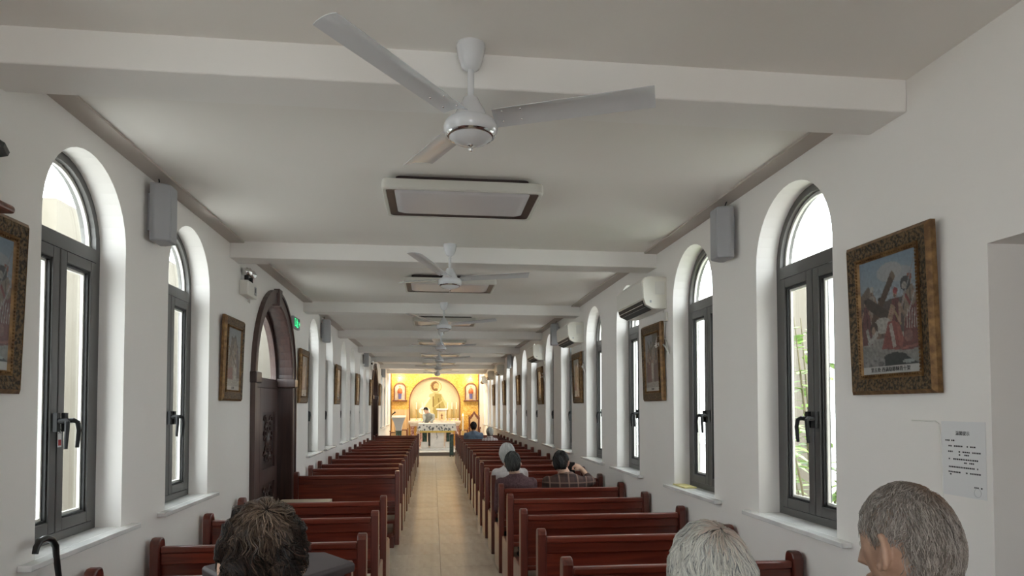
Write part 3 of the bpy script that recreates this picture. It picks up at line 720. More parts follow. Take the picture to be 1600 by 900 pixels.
def make_speaker():
    r = empty('column_speaker')
    rings = []
    for z, g in ((-.17, .9), (-.163, 1), (.163, 1), (.17, .9)):
        rings.append([(-.03, -.085*g, z), (-.05-.01*g, -.092*g, z), (-.13*g-.005, -.055*g, z), (-.13*g-.005, .055*g, z), (-.05-.01*g, .092*g, z), (-.03, .085*g, z)])
    MB().loft(rings).build('cabinet', 'grey_plastic', r, bevel=.006)
    MB().box(-.137, -.134, -.045, .045, -.145, .145).build('grille', 'grey_plastic', r)
    MB().box(-.035, 0, -.03, .03, -.1, .12).build('bracket', 'grey_plastic', r)
    MB().tube([(-.05, .01, .168), (-.05, .0, .20), (-.035, -.02, .24), (-.03, -.015, .28), (-.03, -.03, .32)], .004, 6).build('cable', 'black_rubber', r, smooth=True)
    return r
s0 = make_speaker()
sl = [('right', 4.2, 'near grey wall loudspeaker between the two nearest right windows'), ('right', 10.35, 'second grey wall loudspeaker along the right wall'), ('right', 16.6, 'farthest grey wall loudspeaker along the right wall'),
      ('left', 4.15, 'near grey wall loudspeaker between the two nearest left windows'), ('left', 10.25, 'second grey wall loudspeaker along the left wall'), ('left', 16.3, 'third grey wall loudspeaker along the left wall'), ('left', 22.0, 'farthest grey wall loudspeaker along the left wall')]
for k, (sd, y, lb) in enumerate(sl):
    o = s0 if k == 0 else fast_copy(s0, (0, 0, 0)); o.location = (XR if sd == 'right' else XL, y, 2.79); o.rotation_euler = (0, 0, 0 if sd == 'right' else pi)
    tag(o, lb, 'loudspeaker', 'wall loudspeakers')
def emergency(y, z, lab):
    r = empty('emergency_light', (XL, y, z)); tag(r, lab, 'emergency light')
    MB().box(0, .075, -.15, .15, -.065, .065).build('housing', 'white_plastic', r, bevel=.008)
    MB().box(.075, .078, .06, .12, -.035, .04).build('label_plate', 'grey_plastic', r)
    MB().box(.0765, .079, .08, .10, -.01, .03).build('test_panel', 'black_plastic', r)
    for s in (-1, 1):
        n = MB().tube([(.04, .07*s, .06), (.04, .07*s, .115)], .018, 12).build('lamp_neck', 'black_plastic', r)
        MB().lathe([(0, -.035), (.03, -.03), (.045, -.005), (.045, .01), (.03, .035), (0, .04)], 20, (.045, .07*s, .145)).build('lamp_head', 'chrome', n, smooth=True)
    MB().tube([(.03, .05, -.06), (.025, .05, -.10)], .006, 6).tube([(.03, .09, -.06), (.025, .09, -.105)], .006, 6).build('cable_gland', 'white_plastic', r)
emergency(6.14, 2.69, 'white twin lamp emergency light above the painting by the carved door')
emergency(18.2, 2.72, 'small twin lamp emergency light beside the far door')
ex = empty('exit_sign', (XL, 8.30, 2.665)); tag(ex, 'green running man exit sign beside the carved door', 'exit sign')
MB().box(0, .035, -.17, .17, -.07, .07).build('housing', 'grey_plastic', ex, bevel=.006)
MB().box(.035, .037, -.155, .155, -.058, .058).build('face', 'sign_dark', ex)
pg = MB()
def bar(mb, a, b, w, x0=.037, x1=.0385):
    d = Vector((b[0]-a[0], b[1]-a[1])).normalized(); n = Vector((-d.y, d.x))*w/2
    mb.prism([(a[0]+n.x, a[1]+n.y), (a[0]-n.x, a[1]-n.y), (b[0]-n.x, b[1]-n.y), (b[0]+n.x, b[1]+n.y)], 0, x0, x1)
pg.ell((.0375, .01, .036), (.001, .014, .014)); bar(pg, (.01, .022), (-.005, -.012), .026); bar(pg, (.008, .018), (.045, .008), .012); bar(pg, (.008, .016), (-.035, .014), .012)
bar(pg, (-.004, -.01), (.028, -.028), .014); bar(pg, (.028, -.028), (.024, -.05), .013); bar(pg, (-.006, -.012), (-.038, -.04), .014); bar(pg, (-.05, -.046), (.06, -.046), .012)
bar(pg, (.09, 0), (.14, 0), .014); bar(pg, (.12, .025), (.145, 0), .012); bar(pg, (.12, -.025), (.145, 0), .012)
rect_ring(pg, -.14, -.075, -.045, .045, .008, .037, .0385)
pg.build('pictogram', 'sign_green', ex)
sw = MB().box(0, .01, -.043, .043, -.043, .043).build('wall_switch', 'white_plastic', bevel=.004, loc=(XL, 8.385, 1.30)); tag(sw, 'small white wall switch beside the carved door', 'switch')
# notice on the right wall, thin cable beside it
nt_ = empty('paper_notice', (XR-.002, 2.295, 1.455)); tag(nt_, 'white printed paper notice taped to the wall by the side opening', 'notice')
MB().box(-.001, 0, -.105, .105, -.14, .14).build('sheet', 'paper', nt_)
text('heading', '温馨提示', .017, 'ink', nt_, (-.0016, 0, .095), (pi/2, 0, -pi/2), .0003)
ln = MB(); rnd = random.Random(3)
for (z, a, b) in ((.068, .045, .085), (.047, -.055, .07), (.026, -.075, .072), (.015, -.03, .02), (-.002, -.065, .07), (-.014, -.05, -.005), (-.032, -.07, .07), (-.051, -.08, .072), (-.06, .06, .075), (-.10, -.085, -.05)):
    y = b
    while y > a:
        w = rnd.uniform(.004, .008)
        if rnd.random() < .82: ln.box(-.0014, -.001, y-w, y, z-.0028, z+.0028)
        y -= w+.0022
o = ln.build('printed_lines', 'ink', nt_); o['kind'] = 'stuff'
rg = MB(); rg.tube([(-.0012, -.065+.016*cos(t*pi/8), -.118+.016*sin(t*pi/8)) for t in range(17)], .0006, 4); rg.build('round_stamp', 'grey_plastic', nt_)
cb = MB().tube([(XR-.004, 2.56, 1.595), (XR-.004, 2.43, 1.594), (XR-.004, 2.412, 1.585), (XR-.004, 2.402, 1.50), (XR-.004, 2.398, 1.30), (XR-.004, 2.398, .25)], .003, 6).build('wall_cable', 'white_plastic', smooth=True)
tag(cb, 'thin pale cable running along the wall beside the paper notice', 'cable')
# bracket with a small lantern above the near left picture
bk = empty('wall_bracket', (XL, 2.42, 2.385)); tag(bk, 'brown wooden bracket shelf at the left edge above the near painting', 'bracket')
MB().box(0, .15, -.22, .205, -.03, 0).build('shelf', 'brown_wood', bk, bevel=.012, seg=3)
MB().prism([(0, -.03), (.11, -.03), (.05, -.07), (0, -.10)], 1, -.05, -.0).build('corbel', 'brown_wood', bk)
lt = empty('shelf_lantern', (XL+.08, 2.45, 2.385)); tag(lt, 'small grey lantern with dark pointed roof on the wooden bracket', 'lantern')
MB().lathe([(0, 0), (.07, 0), (.07, .015), (.06, .02), (.055, .15), (.062, .155), (0, .155)], 6).build('lantern_body', 'grey_lacquer', lt)
MB().lathe([(0, .155), (.125, .155), (.13, .17), (.06, .215), (.02, .25), (0, .26)], 8).build('lantern_roof', 'dark_roof', lt)
# walking stick leaning under the first left window
ws = MB(); hx = XL+.06
ws.tube([(hx, 2.955, 1.055), (hx, 2.962, 1.078), (hx, 2.985, 1.10), (hx, 3.03, 1.105), (hx, 3.075, 1.09), (hx, 3.105, 1.055), (hx, 3.112, 1.01), (hx+.01, 3.12, .9), (hx+.06, 3.14, .01)], [.012, .013, .014, .014, .014, .014, .013, .012, .009], 10)
ws.build('shaft', 'cane_black', smooth=True); o = bpy.data.objects['shaft']; o.name = 'walking_stick'; tag(o, 'black crook handled walking stick leaning below the near left window', 'walking stick')
yc = MB().box(-.05, .05, -.13, .13, 0, .012).build('folded_card', 'yellow_card', bevel=.003, loc=(XR+.045, 5.22, WZ0+.003)); tag(yc, 'folded yellow card on the sill of the second right window', 'card')
# beige table by the door
tb = empty('side_table', (-1.37, 7.42, 0)); tag(tb, 'low table with pale wooden top beside the carved door', 'table')
MB().box(-.27, .27, -.19, .19, .61, .645).build('table_top', 'board_wood', tb, bevel=.004)
for sx in (-1, 1):
    for sy in (-1, 1): MB().box(sx*.24-.018, sx*.24+.018, sy*.16-.018, sy*.16+.018, 0, .61).build('leg', 'board_wood', tb)
# dark purple lidded box on the pew seat
def hexa(a, b, z, f=.42): return [(-a, 0, z), (-a*f, -b, z), (a*f, -b, z), (a, 0, z), (a*f, b, z), (-a*f, b, z)]
bx_ = empty('lidded_box', (-.65, 2.985, .45)); tag(bx_, 'dark purple six sided box with a lid standing on a left pew', 'box'); 
MB().loft([hexa(.26, .165, 0, .5), hexa(.275, .18, .505, .5)]).build('box_body', 'box_body', bx_, bevel=.006)
MB().loft([hexa(.315, .225, .49, .5), hexa(.318, .228, .52, .5), hexa(.308, .22, .532, .5)]).build('lid', 'box_lid', bx_, bevel=.004)
# ------------------------------------------------------------------ sanctuary
MY = YF-.1
gw = struct(empty('wall_front', (0, YF, 0)), 'gold mosaic wall behind the altar')
AXC, AR, AZS, AZ0 = .07, .985, 1.845, 1.0
def far_wall(y, mb):
    x0, x1, z1 = XL, XR, HC; prof = [(AXC-AR, AZ0)]+[(AXC-AR*cos(pi*i/28), AZS+AR*sin(pi*i/28)) for i in range(29)]+[(AXC+AR, AZ0)]
    q = lambda a, b, c, d: mb.add([(p[0], y, p[1]) for p in (a, b, c, d)], [(0, 1, 2, 3)])
    q((x0, 0), (AXC-AR, 0), (AXC-AR, z1), (x0, z1)); q((AXC+AR, 0), (x1, 0), (x1, z1), (AXC+AR, z1)); q((AXC-AR, 0), (AXC+AR, 0), (AXC+AR, AZ0), (AXC-AR, AZ0))
    for a, b in zip(prof[1:], prof[2:-1]): q(a, b, (b[0], z1), (a[0], z1))
    for a, b in zip(prof, prof[1:]): mb.add([(a[0], y, a[1]), (b[0], y, b[1]), (b[0], y+.3, b[1]), (a[0], y+.3, a[1])], [(0, 1, 2, 3)])
    mb.add([(AXC-AR, y, AZ0), (AXC+AR, y, AZ0), (AXC+AR, y+.3, AZ0), (AXC-AR, y+.3, AZ0)], [(0, 1, 2, 3)])
mb = MB(); far_wall(-.1, mb); mb.build('mosaic_face', 'gold_mosaic', gw)
MB().box(XL-.3, XR+.3, .21, .4, 0, HC+.1).build('masonry', 'wall_paint', gw)
ed = MB(); ed.box(XL, XL+.035, -.13, -.09, .13, HC); ed.box(1.80, 1.84, -.13, -.09, .13, HC); ed.build('edge_strip', 'door_casing', gw)
MB().box(1.84, XR, -.14, -.09, .13, HC).build('side_pier', 'wall_paint', gw)
# mosaic picture in the arch
ap = empty('mosaic_altarpiece', (AXC, YF+.16, 0)); tag(ap, 'pale mosaic of a haloed figure in the arched niche behind the altar', 'mosaic')
def paint_mosaic():
    def f(x, y):
        c = lerp3((.66, .60, .44), (.52, .40, .17), max(0, min(1, (y-.45)/.4)))
        if y > .5: k = sin(x*46)*.5+.5; g = .5 if abs(x-.5) > .22 else .12; c = lerp3(c, (.11, .12, .04), g*k*min(1, (y-.5)*5))
        return c
    P = Paint(120, 110, f)
    P.ell(.52, .20, .115, .125, (.50, .36, .12)); P.ell(.52, .20, .10, .11, (.70, .60, .36))
    P.poly([(.40, .36), (.52, .30), (.64, .36), (.72, .66), (.66, .98), (.36, .98), (.30, .66)], (.52, .42, .22)); P.poly([(.50, .34), (.62, .36), (.70, .62), (.56, .96), (.46, .70)], (.30, .25, .09))
    P.line(.40, .42, .27, .62, .045, (.78, .70, .5)); P.line(.64, .42, .72, .58, .04, (.5, .44, .22)); P.line(.47, .40, .47, .62, .02, (.16, .11, .03)); P.line(.57, .44, .60, .66, .02, (.16, .11, .03)); P.line(.50, .62, .66, .48, .02, (.5, .42, .2))
    P.ell(.505, .19, .078, .10, (.20, .10, .03)); P.ell(.53, .20, .052, .072, (.62, .42, .20)); P.ell(.525, .262, .036, .03, (.20, .11, .035))
    for sx in (-.02, .02): P.ell(.525+sx, .19, .008, .006, (.2, .12, .06))
    P.ell(.525, .235, .016, .005, (.5, .2, .12))
    P.ell(.30, .70, .11, .08, (.93, .90, .82), .8)
    P.grain(.10, 40, 2); return P
me = paint_mosaic().mesh('mosaic_image', 2*AR+.06, 1.92, (1, 0)); o = bpy.data.objects.new('mosaic_image', me); COL.objects.link(o); o.parent = ap; o.location = (0, 0, 1.90)
at = MB()
def arch_xz(mb, cx, ro, ri, z0, zs, y0, y1, n=28):
    po = [(cx-ro, z0)]+[(cx-ro*cos(pi*i/n), zs+ro*sin(pi*i/n)) for i in range(n+1)]+[(cx+ro, z0)]
    pi_ = [(cx-ri, z0)]+[(cx-ri*cos(pi*i/n), zs+ri*sin(pi*i/n)) for i in range(n+1)]+[(cx+ri, z0)]
    for (a, b), (c, d) in zip(zip(po, po[1:]), zip(pi_, pi_[1:])):
        mb.add([(a[0], y0, a[1]), (b[0], y0, b[1]), (d[0], y0, d[1]), (c[0], y0, c[1]), (a[0], y1, a[1]), (b[0], y1, b[1]), (d[0], y1, d[1]), (c[0], y1, c[1])], [(0, 1, 2, 3), (0, 4, 5, 1), (3, 2, 6, 7)])
arch_xz(at, 0, AR+.03, AR-.012, AZ0, AZS, -.30, -.20); at.build('arch_trim', 'brown_wood', ap)
# side niches with statues
def niche(u, lab, lab2):
    p = by(u, 626.5, YF-.1); cx = p.x; zb = p.z; n = empty('arched_niche', (cx, YF-.1, zb)); tag(n, lab, 'niche')
    mb = MB(); arch_xz(mb, 0, .235, .195, .05, .50, -.09, 0, 20); mb.build('arch_frame', 'brown_wood', n)
    MB().prism([(-.2, .03)]+[(-.2*cos(pi*i/16), .50+.2*sin(pi*i/16)) for i in range(17)]+[(.2, .03)], 1, -.02, -.005).build('niche_back', 'cream_marble', n)
    MB().box(-.29, .29, -.20, 0, -.02, .03).build('ledge', 'brown_wood', n, bevel=.01)
    s = empty('saint_statue', (cx, YF-.21, zb+.03)); tag(s, lab2, 'statue')
    MB().lathe([(0, 0), (.075, 0), (.075, .03), (.06, .035), (0, .035)], 16, ry=.75).build('plinth', 'statue_gold', s)
    MB().lathe([(0, .03), (.058, .03), (.055, .06), (.062, .2), (.078, .33), (.082, .37), (.06, .43), (.03, .455), (0, .46)], 18, ry=.72).build('robe', 'statue_blue', s, smooth=True)
    MB().lathe([(.085, .26), (.098, .30), (.094, .38), (.062, .45), (.03, .465), (.028, .455), (.055, .42), (.08, .36)], 18, ry=.78).build('mantle', 'statue_red', s, smooth=True)
    MB().ell((0, -.005, .495), (.032, .034, .042)).build('head', 'skin_light', s, smooth=True)
    MB().tube([(-.075, -.01, .39), (-.07, -.05, .33), (-.01, -.075, .34)], [.022, .02, .013], 8).tube([(.075, -.01, .39), (.07, -.05, .33), (.01, -.075, .34)], [.022, .02, .013], 8).build('arms', 'statue_red', s, smooth=True)
    cr = MB().lathe([(.03, .52), (.036, .522), (.042, .56), (.036, .555), (.028, .525)], 12); 
    for k in range(6): cr.tube([(.038*cos(k*pi/3), .038*sin(k*pi/3), .55), (.042*cos(k*pi/3), .042*sin(k*pi/3), .585)], [.008, .002], 5)
    cr.build('crown', 'statue_gold', s)
niche(625, 'arched niche on the gold wall left of the mosaic', 'small crowned statue in blue robe in the left niche')
niche(735.5, 'arched niche on the gold wall right of the mosaic', 'small crowned statue in blue robe in the right niche')
# slatted panel
sp = empty('slatted_panel', (-1.27, YF-.13, .13)); tag(sp, 'pale wooden slatted panel on the gold wall behind the lectern', 'panel')
for k in range(8): MB().box(-.33+.083*k, -.33+.083*k+.077, -.02-.006*(k % 2), .025, 0, 1.44).build('slat', 'light_wood', sp, bevel=.003)
# rear marble altar with tabernacle
ra = empty('rear_altar', (AXC, 26.25, .13)); tag(ra, 'cream marble rear altar shelf carrying tabernacle and candles', 'altar')
MB().box(-1.0, 1.0, -.25, .5, .92, 1.0).build('shelf_slab', 'cream_marble', ra, bevel=.008)
MB().prism([(-1.0, .92), (1.0, .92), (.92, .80), (-.92, .80)], 1, -.2, .5).build('cornice', 'cream_marble', ra)
MB().box(-.95, .95, .32, .5, 1.0, 1.09).build('gradine', 'cream_marble', ra, bevel=.006)
for x in (-.86, -.50, .50, .86): MB().lathe([(0, 0), (.10, 0), (.10, .05), (.075, .07), (.07, .72), (.10, .76), (.10, .80), (0, .80)], 18, (x, 0, 0)).build('column', 'red_marble', ra, smooth=True)
MB().box(-.7, .7, .1, .5, 0, .80).build('back_slab', 'cream_marble', ra)
tbn = empty('tabernacle', (.345, 26.22, 1.13)); tag(tbn, 'cream tabernacle with small cross on its door', 'tabernacle')
MB().box(-.17, .17, -.02, .26, 0, .42).build('casket', 'cream_marble', tbn, bevel=.008)
MB().box(-.13, .13, -.04, -.02, .04, .36).build('door_leaf', 'light_wood', tbn, bevel=.004)
MB().box(-.012, .012, -.048, -.04, .1, .28).box(-.05, .05, -.048, -.04, .2, .222).box(-.035, .035, -.048, -.04, .09, .11).build('cross', 'brown_wood', tbn)
MB().box(-.22, .22, -.06, .30, .42, .47).build('top_slab', 'white_marble', tbn, bevel=.008)
for k, u in enumerate((650.5, 659.5, 699.5, 706.0, 713.0)):
    x = by(u, 655, 26.35).x; c = empty('altar_candlestick', (x, 26.32, 1.13)); tag(c, 'tall candlestick with white candle on the rear altar, %s from the left' % ordinal(k+1), 'candlestick', 'candlesticks on the rear altar')
    MB().lathe([(0, 0), (.06, 0), (.055, .02), (.018, .05), (.013, .12), (.024, .2), (.012, .26), (.014, .40), (.04, .43), (.04, .445), (0, .445)], 14).build('stand', 'brass', c, smooth=True)
    MB().tube([(0, 0, .44), (0, 0, .72)], .016, 10).build('candle', 'wax', c)
# front altar table
fa = empty('altar_table', (.145, 24.3, .13)); tag(fa, 'white altar table on green columns under a lace cloth', 'altar')
MB().box(-.62, .62, -.02, .62, .88, .94).build('table_top', 'white_marble', fa)
MB().box(-.235, .245, .0, .5, .06, .88).build('centre_slab', 'white_marble', fa, bevel=.006)
for x in (-.44, .42):
    MB().lathe([(0, .28), (.085, .28), (.085, .86), (.1, .88), (0, .88)], 18, (x, .18, 0)).build('column', 'green_marble', fa, smooth=True)
    MB().box(x-.13, x+.13, .05, .32, .06, .28).build('column_base', 'white_marble', fa, bevel=.01)
MB().box(-.72, .72, -.25, .8, 0, .06).build('plinth', 'white_marble', fa, bevel=.005)
em = MB(); em.tube([(.0, -.004, .42), (.03, -.004, .46), (.0, -.004, .52), (-.03, -.004, .58), (.0, -.004, .64)], .01, 6); em.tube([(0, -.004, .36), (0, -.004, .66)], .006, 6); em.tube([(-.03, -.004, .44), (.03, -.004, .40)], .006, 6); em.build('emblem', 'grey_plastic', fa)
ac = empty('altar_cloth', (.145, 24.3, 1.07)); tag(ac, 'white altar cloth with dark lace border and gold hem', 'altar cloth')
MB().box(-.66, .66, -.05, .64, 0, .008).build('top_cloth', 'white_cloth', ac)
def drape(z0, z1, y, x0, x1, amp, flare=0):
    mb = MB(); n = 60; vs = []
    for r in range(5):
        t = r/4
        for i in range(n+1):
            x = lerp(x0-flare*t, x1+flare*t, i/n); vs.append((x, y-amp*t*sin(x*38)-.02*t, lerp(z0, z1, t)))
    fs = [(r*(n+1)+i, r*(n+1)+i+1, (r+1)*(n+1)+i+1, (r+1)*(n+1)+i) for r in range(4) for i in range(n)]; mb.add(vs, fs); return mb
drape(.008, -.04, -.055, -.66, .66, .003, .01).build('cloth_edge', 'white_cloth', ac, smooth=True)
drape(-.04, -.26, -.062, -.67, .67, .008, .03).build('lace_border', 'lace', ac, smooth=True)
drape(-.26, -.325, -.088, -.60, .60, .008, .0).build('gold_hem', 'gold_cloth', ac, smooth=True)
for s in (-1, 1):
    mb = MB(); vs = []
    for r in range(6):
        t = r/5
        for i in range(9): y = lerp(-.06, .62, i/8); vs.append((s*(.66+.10*t*t+.006*sin(y*40)), y-.03*t*(1-i/8), .006-.38*t))
    mb.add(vs, [(r*9+i, r*9+i+1, (r+1)*9+i+1, (r+1)*9+i) for r in range(5) for i in range(8)]); mb.build('side_drop', 'white_cloth', ac, smooth=True)
# lectern
am = empty('lectern', (-1.20, 24.0, .13)); tag(am, 'flared grey white lectern on a dark post with a microphone', 'lectern')
MB().lathe([(0, 0), (.20, 0), (.20, .05), (.11, .06), (.10, .66), (.13, .70), (0, .70)], 4).build('post', 'green_marble', am)
rings = []
for t in (0, .2, .4, .6, .8, 1.0):
    a = .10+.14*t**1.8; z = .70+.45*t; rings.append([(-a, -.10-.05*t, z), (a, -.10-.05*t, z), (a, .12+.05*t, z+.06*t), (-a, .12+.05*t, z+.06*t)])
MB().loft(rings).build('flared_body', 'grey_lacquer', am)
MB().prism([(-.17, 1.15), (.19, 1.215), (.19, 1.235), (-.17, 1.17)], 0, -.25, .25).build('reading_desk', 'white_marble', am)
mc = MB().tube([(-.24, -.1, 1.15), (-.255, -.12, 1.22), (-.20, -.16, 1.28)], .008, 8); mc.build('microphone_arm', 'black_plastic', am)
MB().tube([(-.22, -.15, 1.27), (-.11, -.2, 1.36)], [.018, .028], 10).build('microphone_head', 'black_plastic', am, smooth=True)
# wooden chairs, paschal candle, cabinet
def chair(x, y, s, lab, rz=0, wd=1.0, peak=True):
    c = empty('carved_armchair', (x, y, .13), rz); tag(c, lab, 'chair')
    MB().box(-.27*s, .27*s, -.25*s, .25*s, .40*s, .46*s).build('seat', 'brown_wood', c, bevel=.01)
    bp = [(-.26, .46), (.26, .46), (.28, 1.02), (.20, 1.06), (.15, 1.12), (.10, 1.14), (.06, 1.2), (.0, 1.25), (-.06, 1.2), (-.10, 1.14), (-.15, 1.12), (-.20, 1.06), (-.28, 1.02)]
    if not peak: bp = [(-.26, .46), (.26, .46), (.26, .98), (.22, 1.03), (-.22, 1.03), (-.26, .98)]
    b = MB().prism([(p[0]*s, p[1]*s) for p in bp], 1, .20*s, .25*s).build('backrest', 'brown_wood', c, bevel=.006)
    MB().prism([(p[0]*s*.66, (p[1]*.8+.14)*s) for p in bp], 1, .185*s, .20*s).build('carved_panel', 'light_wood', b)
    for sx in (-1, 1):
        MB().tube([(sx*.25*s, .22*s, 1.02*s), (sx*.25*s, .22*s, 1.10*s)], [.02*s, .03*s], 8).build('finial', 'brown_wood', b)
        MB().box(sx*.27*s-.03, sx*.27*s+.03, -.25*s, .22*s, .64*s, .69*s).build('armrest', 'brown_wood', c, bevel=.01)
        for yy in (-.22, .2): MB().box(sx*.24*s-.028, sx*.24*s+.028, yy*s-.028, yy*s+.028, 0, (.64 if yy < 0 else .46)*s).build('leg', 'brown_wood', c)
    return c
chair(1.60, 26.0, 1.10, 'tall carved wooden armchair against the gold wall on the right').scale = (.72, 1, 1)
chair(1.16, 25.35, .66, 'low dark wooden chair beside the tall candle', peak=False)
chair(-1.12, 25.75, .66, 'low dark wooden chair left of the rear altar', peak=False)
chair(-1.42, 24.9, .6, 'small low wooden chair behind the lectern', peak=False)
pc_ = empty('standing_candle', (1.10, 24.9, .13)); tag(pc_, 'tall standing candle with orange flame right of the altar', 'candle')
MB().lathe([(0, 0), (.13, 0), (.12, .03), (.03, .07), (.025, .6), (.05, .63), (.05, .66), (0, .66)], 16).build('stand', 'brass', pc_, smooth=True)
MB().tube([(0, 0, .65), (0, 0, 1.20)], .03, 12).build('candle', 'wax', pc_)
MB().lathe([(0, 0), (.02, .01), (.028, .035), (.016, .07), (0, .10)], 10, (0, 0, 1.20)).build('flame', 'flame', pc_, smooth=True)
ck = empty('narrow_cabinet', (.622, 22.7, 0)); tag(ck, 'narrow black green cabinet at the right end of the step', 'cabinet')
MB().box(-.066, .066, -.15, .2, .05, .72).build('body', 'green_marble', ck, bevel=.006)
MB().box(-.075, .075, -.16, .21, .72, .745).build('top', 'black_plastic', ck)
for sx in (-1, 1): MB().box(sx*.05-.012, sx*.05+.012, -.14, -.11, 0, .05).build('foot', 'black_plastic', ck)
# ------------------------------------------------------------------ people
def remesh(mb, name, m, parent, vox, smooth=4):
    o = mb.build(name, m); r = o.modifiers.new('r', 'REMESH'); r.mode = 'VOXEL'; r.voxel_size = vox
    if smooth: q = o.modifiers.new('s', 'SMOOTH'); q.iterations = smooth; q.factor = .5
    dg = bpy.context.evaluated_depsgraph_get(); me = bpy.data.meshes.new_from_object(o.evaluated_get(dg)); me.name = name
    old = o.data; o.modifiers.clear(); o.data = me; bpy.data.meshes.remove(old); me.shade_smooth()
    if not me.materials: me.materials.append(MATS[m])
    if parent: o.parent = parent
    return o
def rotm(yaw, tilt, roll=0): return Matrix.Rotation(yaw, 3, 'Z') @ Matrix.Rotation(-tilt, 3, 'X') @ Matrix.Rotation(roll, 3, 'Y')
def head_shape(mb, c, R, k=1.0):
    nu, nv = 36, 26; vs = []; c = Vector(c)
    for j in range(nv+1):
        th = pi*j/nv
        for i in range(nu):
            ph = 2*pi*i/nu; x, y, z = sin(th)*cos(ph), sin(th)*sin(ph), cos(th)
            px = .075*x; py = (.098 if y > 0 else .100)*y; pz = (.118 if z > 0 else .120)*z
            if z < 0: px *= 1-.30*z*z*(1 if y > -.2 else .6); py *= (1+.10*z if y > 0 else 1+.38*z)
            if y > .5: py *= 1-.05*(1-abs(z))
            vs.append(c+R @ Vector((px, py, pz))*k)
    mb.add(vs, [(j*nu+i, (j+1)*nu+i, (j+1)*nu+(i+1) % nu, j*nu+(i+1) % nu) for j in range(nv) for i in range(nu)])
    P = lambda x, y, z: c+R @ Vector((x, y, z))*k
    mb.tube([P(0, .088, .015), P(0, .104, -.02), P(0, .112, -.042), P(0, .09, -.05)], [.007*k, .011*k, .015*k, .008*k], 8)
    mb.ell(P(0, .085, -.072), (.026*k, .014*k, .009*k), rot=R); mb.ell(P(0, .082, -.10), (.022*k, .016*k, .014*k), rot=R)
    mb.ell(P(0, .086, .018), (.036*k, .012*k, .008*k), rot=R)
    for s in (-1, 1):
        e = R @ Matrix.Rotation(s*radians(24), 3, 'Z')
        ec = P(s*.080, -.010, -.010); mb.ell(ec-e @ Vector((s*.003, 0, 0)), (.006*k, .015*k, .027*k), rot=e)
        mb.tube([ec+e @ Vector((s*(.002+.004*(1-abs(cos(q)))), -.017*sin(q)+.002, .031*cos(q)))*k for q in [.0+pi*1.05*t/10-.35 for t in range(11)]], [.0062*k]*11, 8)
        mb.ell(P(s*.078, .002, -.038), (.008*k, .009*k, .011*k), rot=e)
    return P
def hand(mb, w, d, up, grip=.35, k=1.0):
    """palm and five fingers from wrist w along d; up = back of the hand"""
    w = Vector(w); d = Vector(d).normalized(); up = Vector(up); up = (up-d*up.dot(d)).normalized(); sd = d.cross(up)
    R = Matrix((sd, d, up)).transposed()
    mb.ell(w+d*.045*k, (.040*k, .052*k, .017*k), rot=R)
    for q, (off, L) in enumerate(((-.030, .062), (-.010, .074), (.011, .070), (.030, .055))):
        p = w+d*.085*k+sd*off*k; a = grip; pts = [p]
        for t in range(3):
            a += grip; p = p+(d*cos(a)-up*sin(a))*L*k/3; pts.append(p)
        mb.tube(pts, [.0095*k, .009*k, .0085*k, .007*k], 8); mb.ell(pts[-1], (.007*k,)*3, 8, 6)
    p = w+d*.03*k-sd*.034*k; pts = [p, p-sd*.02*k+d*.028*k-up*.008*k, p-sd*.022*k+d*.056*k-up*.02*k]
    mb.tube(pts, [.012*k, .0105*k, .0085*k], 8); mb.ell(pts[-1], (.0085*k,)*3, 8, 6)
def torso(mb, secs, n=28):
    """secs: (centre, half width, half depth, yaw)"""
    mb.loft([[(c[0]+hw*cos(2*pi*i/n)*cos(yw)-hd*sin(2*pi*i/n)*sin(yw), c[1]+hw*cos(2*pi*i/n)*sin(yw)+hd*sin(2*pi*i/n)*cos(yw), c[2]) for i in range(n)] for c, hw, hd, yw in secs])
def hairs(c, R, rad, whorl, n, ln, swirl, lift, width, colour, hairline, wave=.0, seed=1, seg=6, sag=.0, curl=0):
    rnd = random.Random(seed); mb = MB(); c = Vector(c); W = Vector(whorl).normalized(); A = W.orthogonal().normalized(); B = W.cross(A)
    for _ in range(n):
        jt = Vector((rnd.gauss(0, .045), rnd.gauss(0, .045), rnd.gauss(0, .045)))
        t0 = math.acos(1-rnd.random()*1.72); f0 = rnd.uniform(0, 2*pi); L = rnd.uniform(*ln); col = colour(t0, rnd); pts = []; lf = lift*rnd.uniform(.45, 1.1); wp = rnd.uniform(0, 6.28); clump = noise.noise(Vector((cos(f0)*2.2, sin(f0)*2.2, t0*2.5+seed)))
        for q in range(seg+1):
            t = q/seg; th = t0+L*t; ph = f0+swirl*(th)+wave*clump*t*2.2+wave*.35*sin(wp+t*5)/(.4+sin(min(th, 2.6)))
            d = W*cos(th)+(A*cos(ph)+B*sin(ph))*sin(th)
            if not hairline(d+jt): break
            k = 1+lf*(.25+.75*sin(pi*min(1, t*.8+.1)))*(1+.55*clump)
            q3 = Vector((d.x*rad[0]*k, d.y*rad[1]*k, d.z*rad[2]*k-sag*t))
            if curl: q3 = q3+noise.noise_vector(q3*38+Vector((seed*3.1, 0, 0)))*curl*min(1, max(0, th-.3)*1.3)+noise.noise_vector(q3*75+Vector((seed, 5, 0)))*curl*.4*t
            pts.append((c+R @ q3, R @ d))
        if len(pts) < 3: continue
        vs = []; m = len(pts)
        for i, (p, nn) in enumerate(pts):
            tg = (pts[min(i+1, m-1)][0]-pts[max(i-1, 0)][0]).normalized(); sd = tg.cross(nn).normalized()*width*(1 if i < m-1 else .15)*(.6 if i == 0 else 1)
            vs += [p+sd*.5, p+nn*width*.35, p-sd*.5]
        mb.add(vs, [f for i in range(m-1) for f in ((3*i, 3*i+3, 3*i+4, 3*i+1), (3*i+1, 3*i+4, 3*i+5, 3*i+2))], col)
    return mb
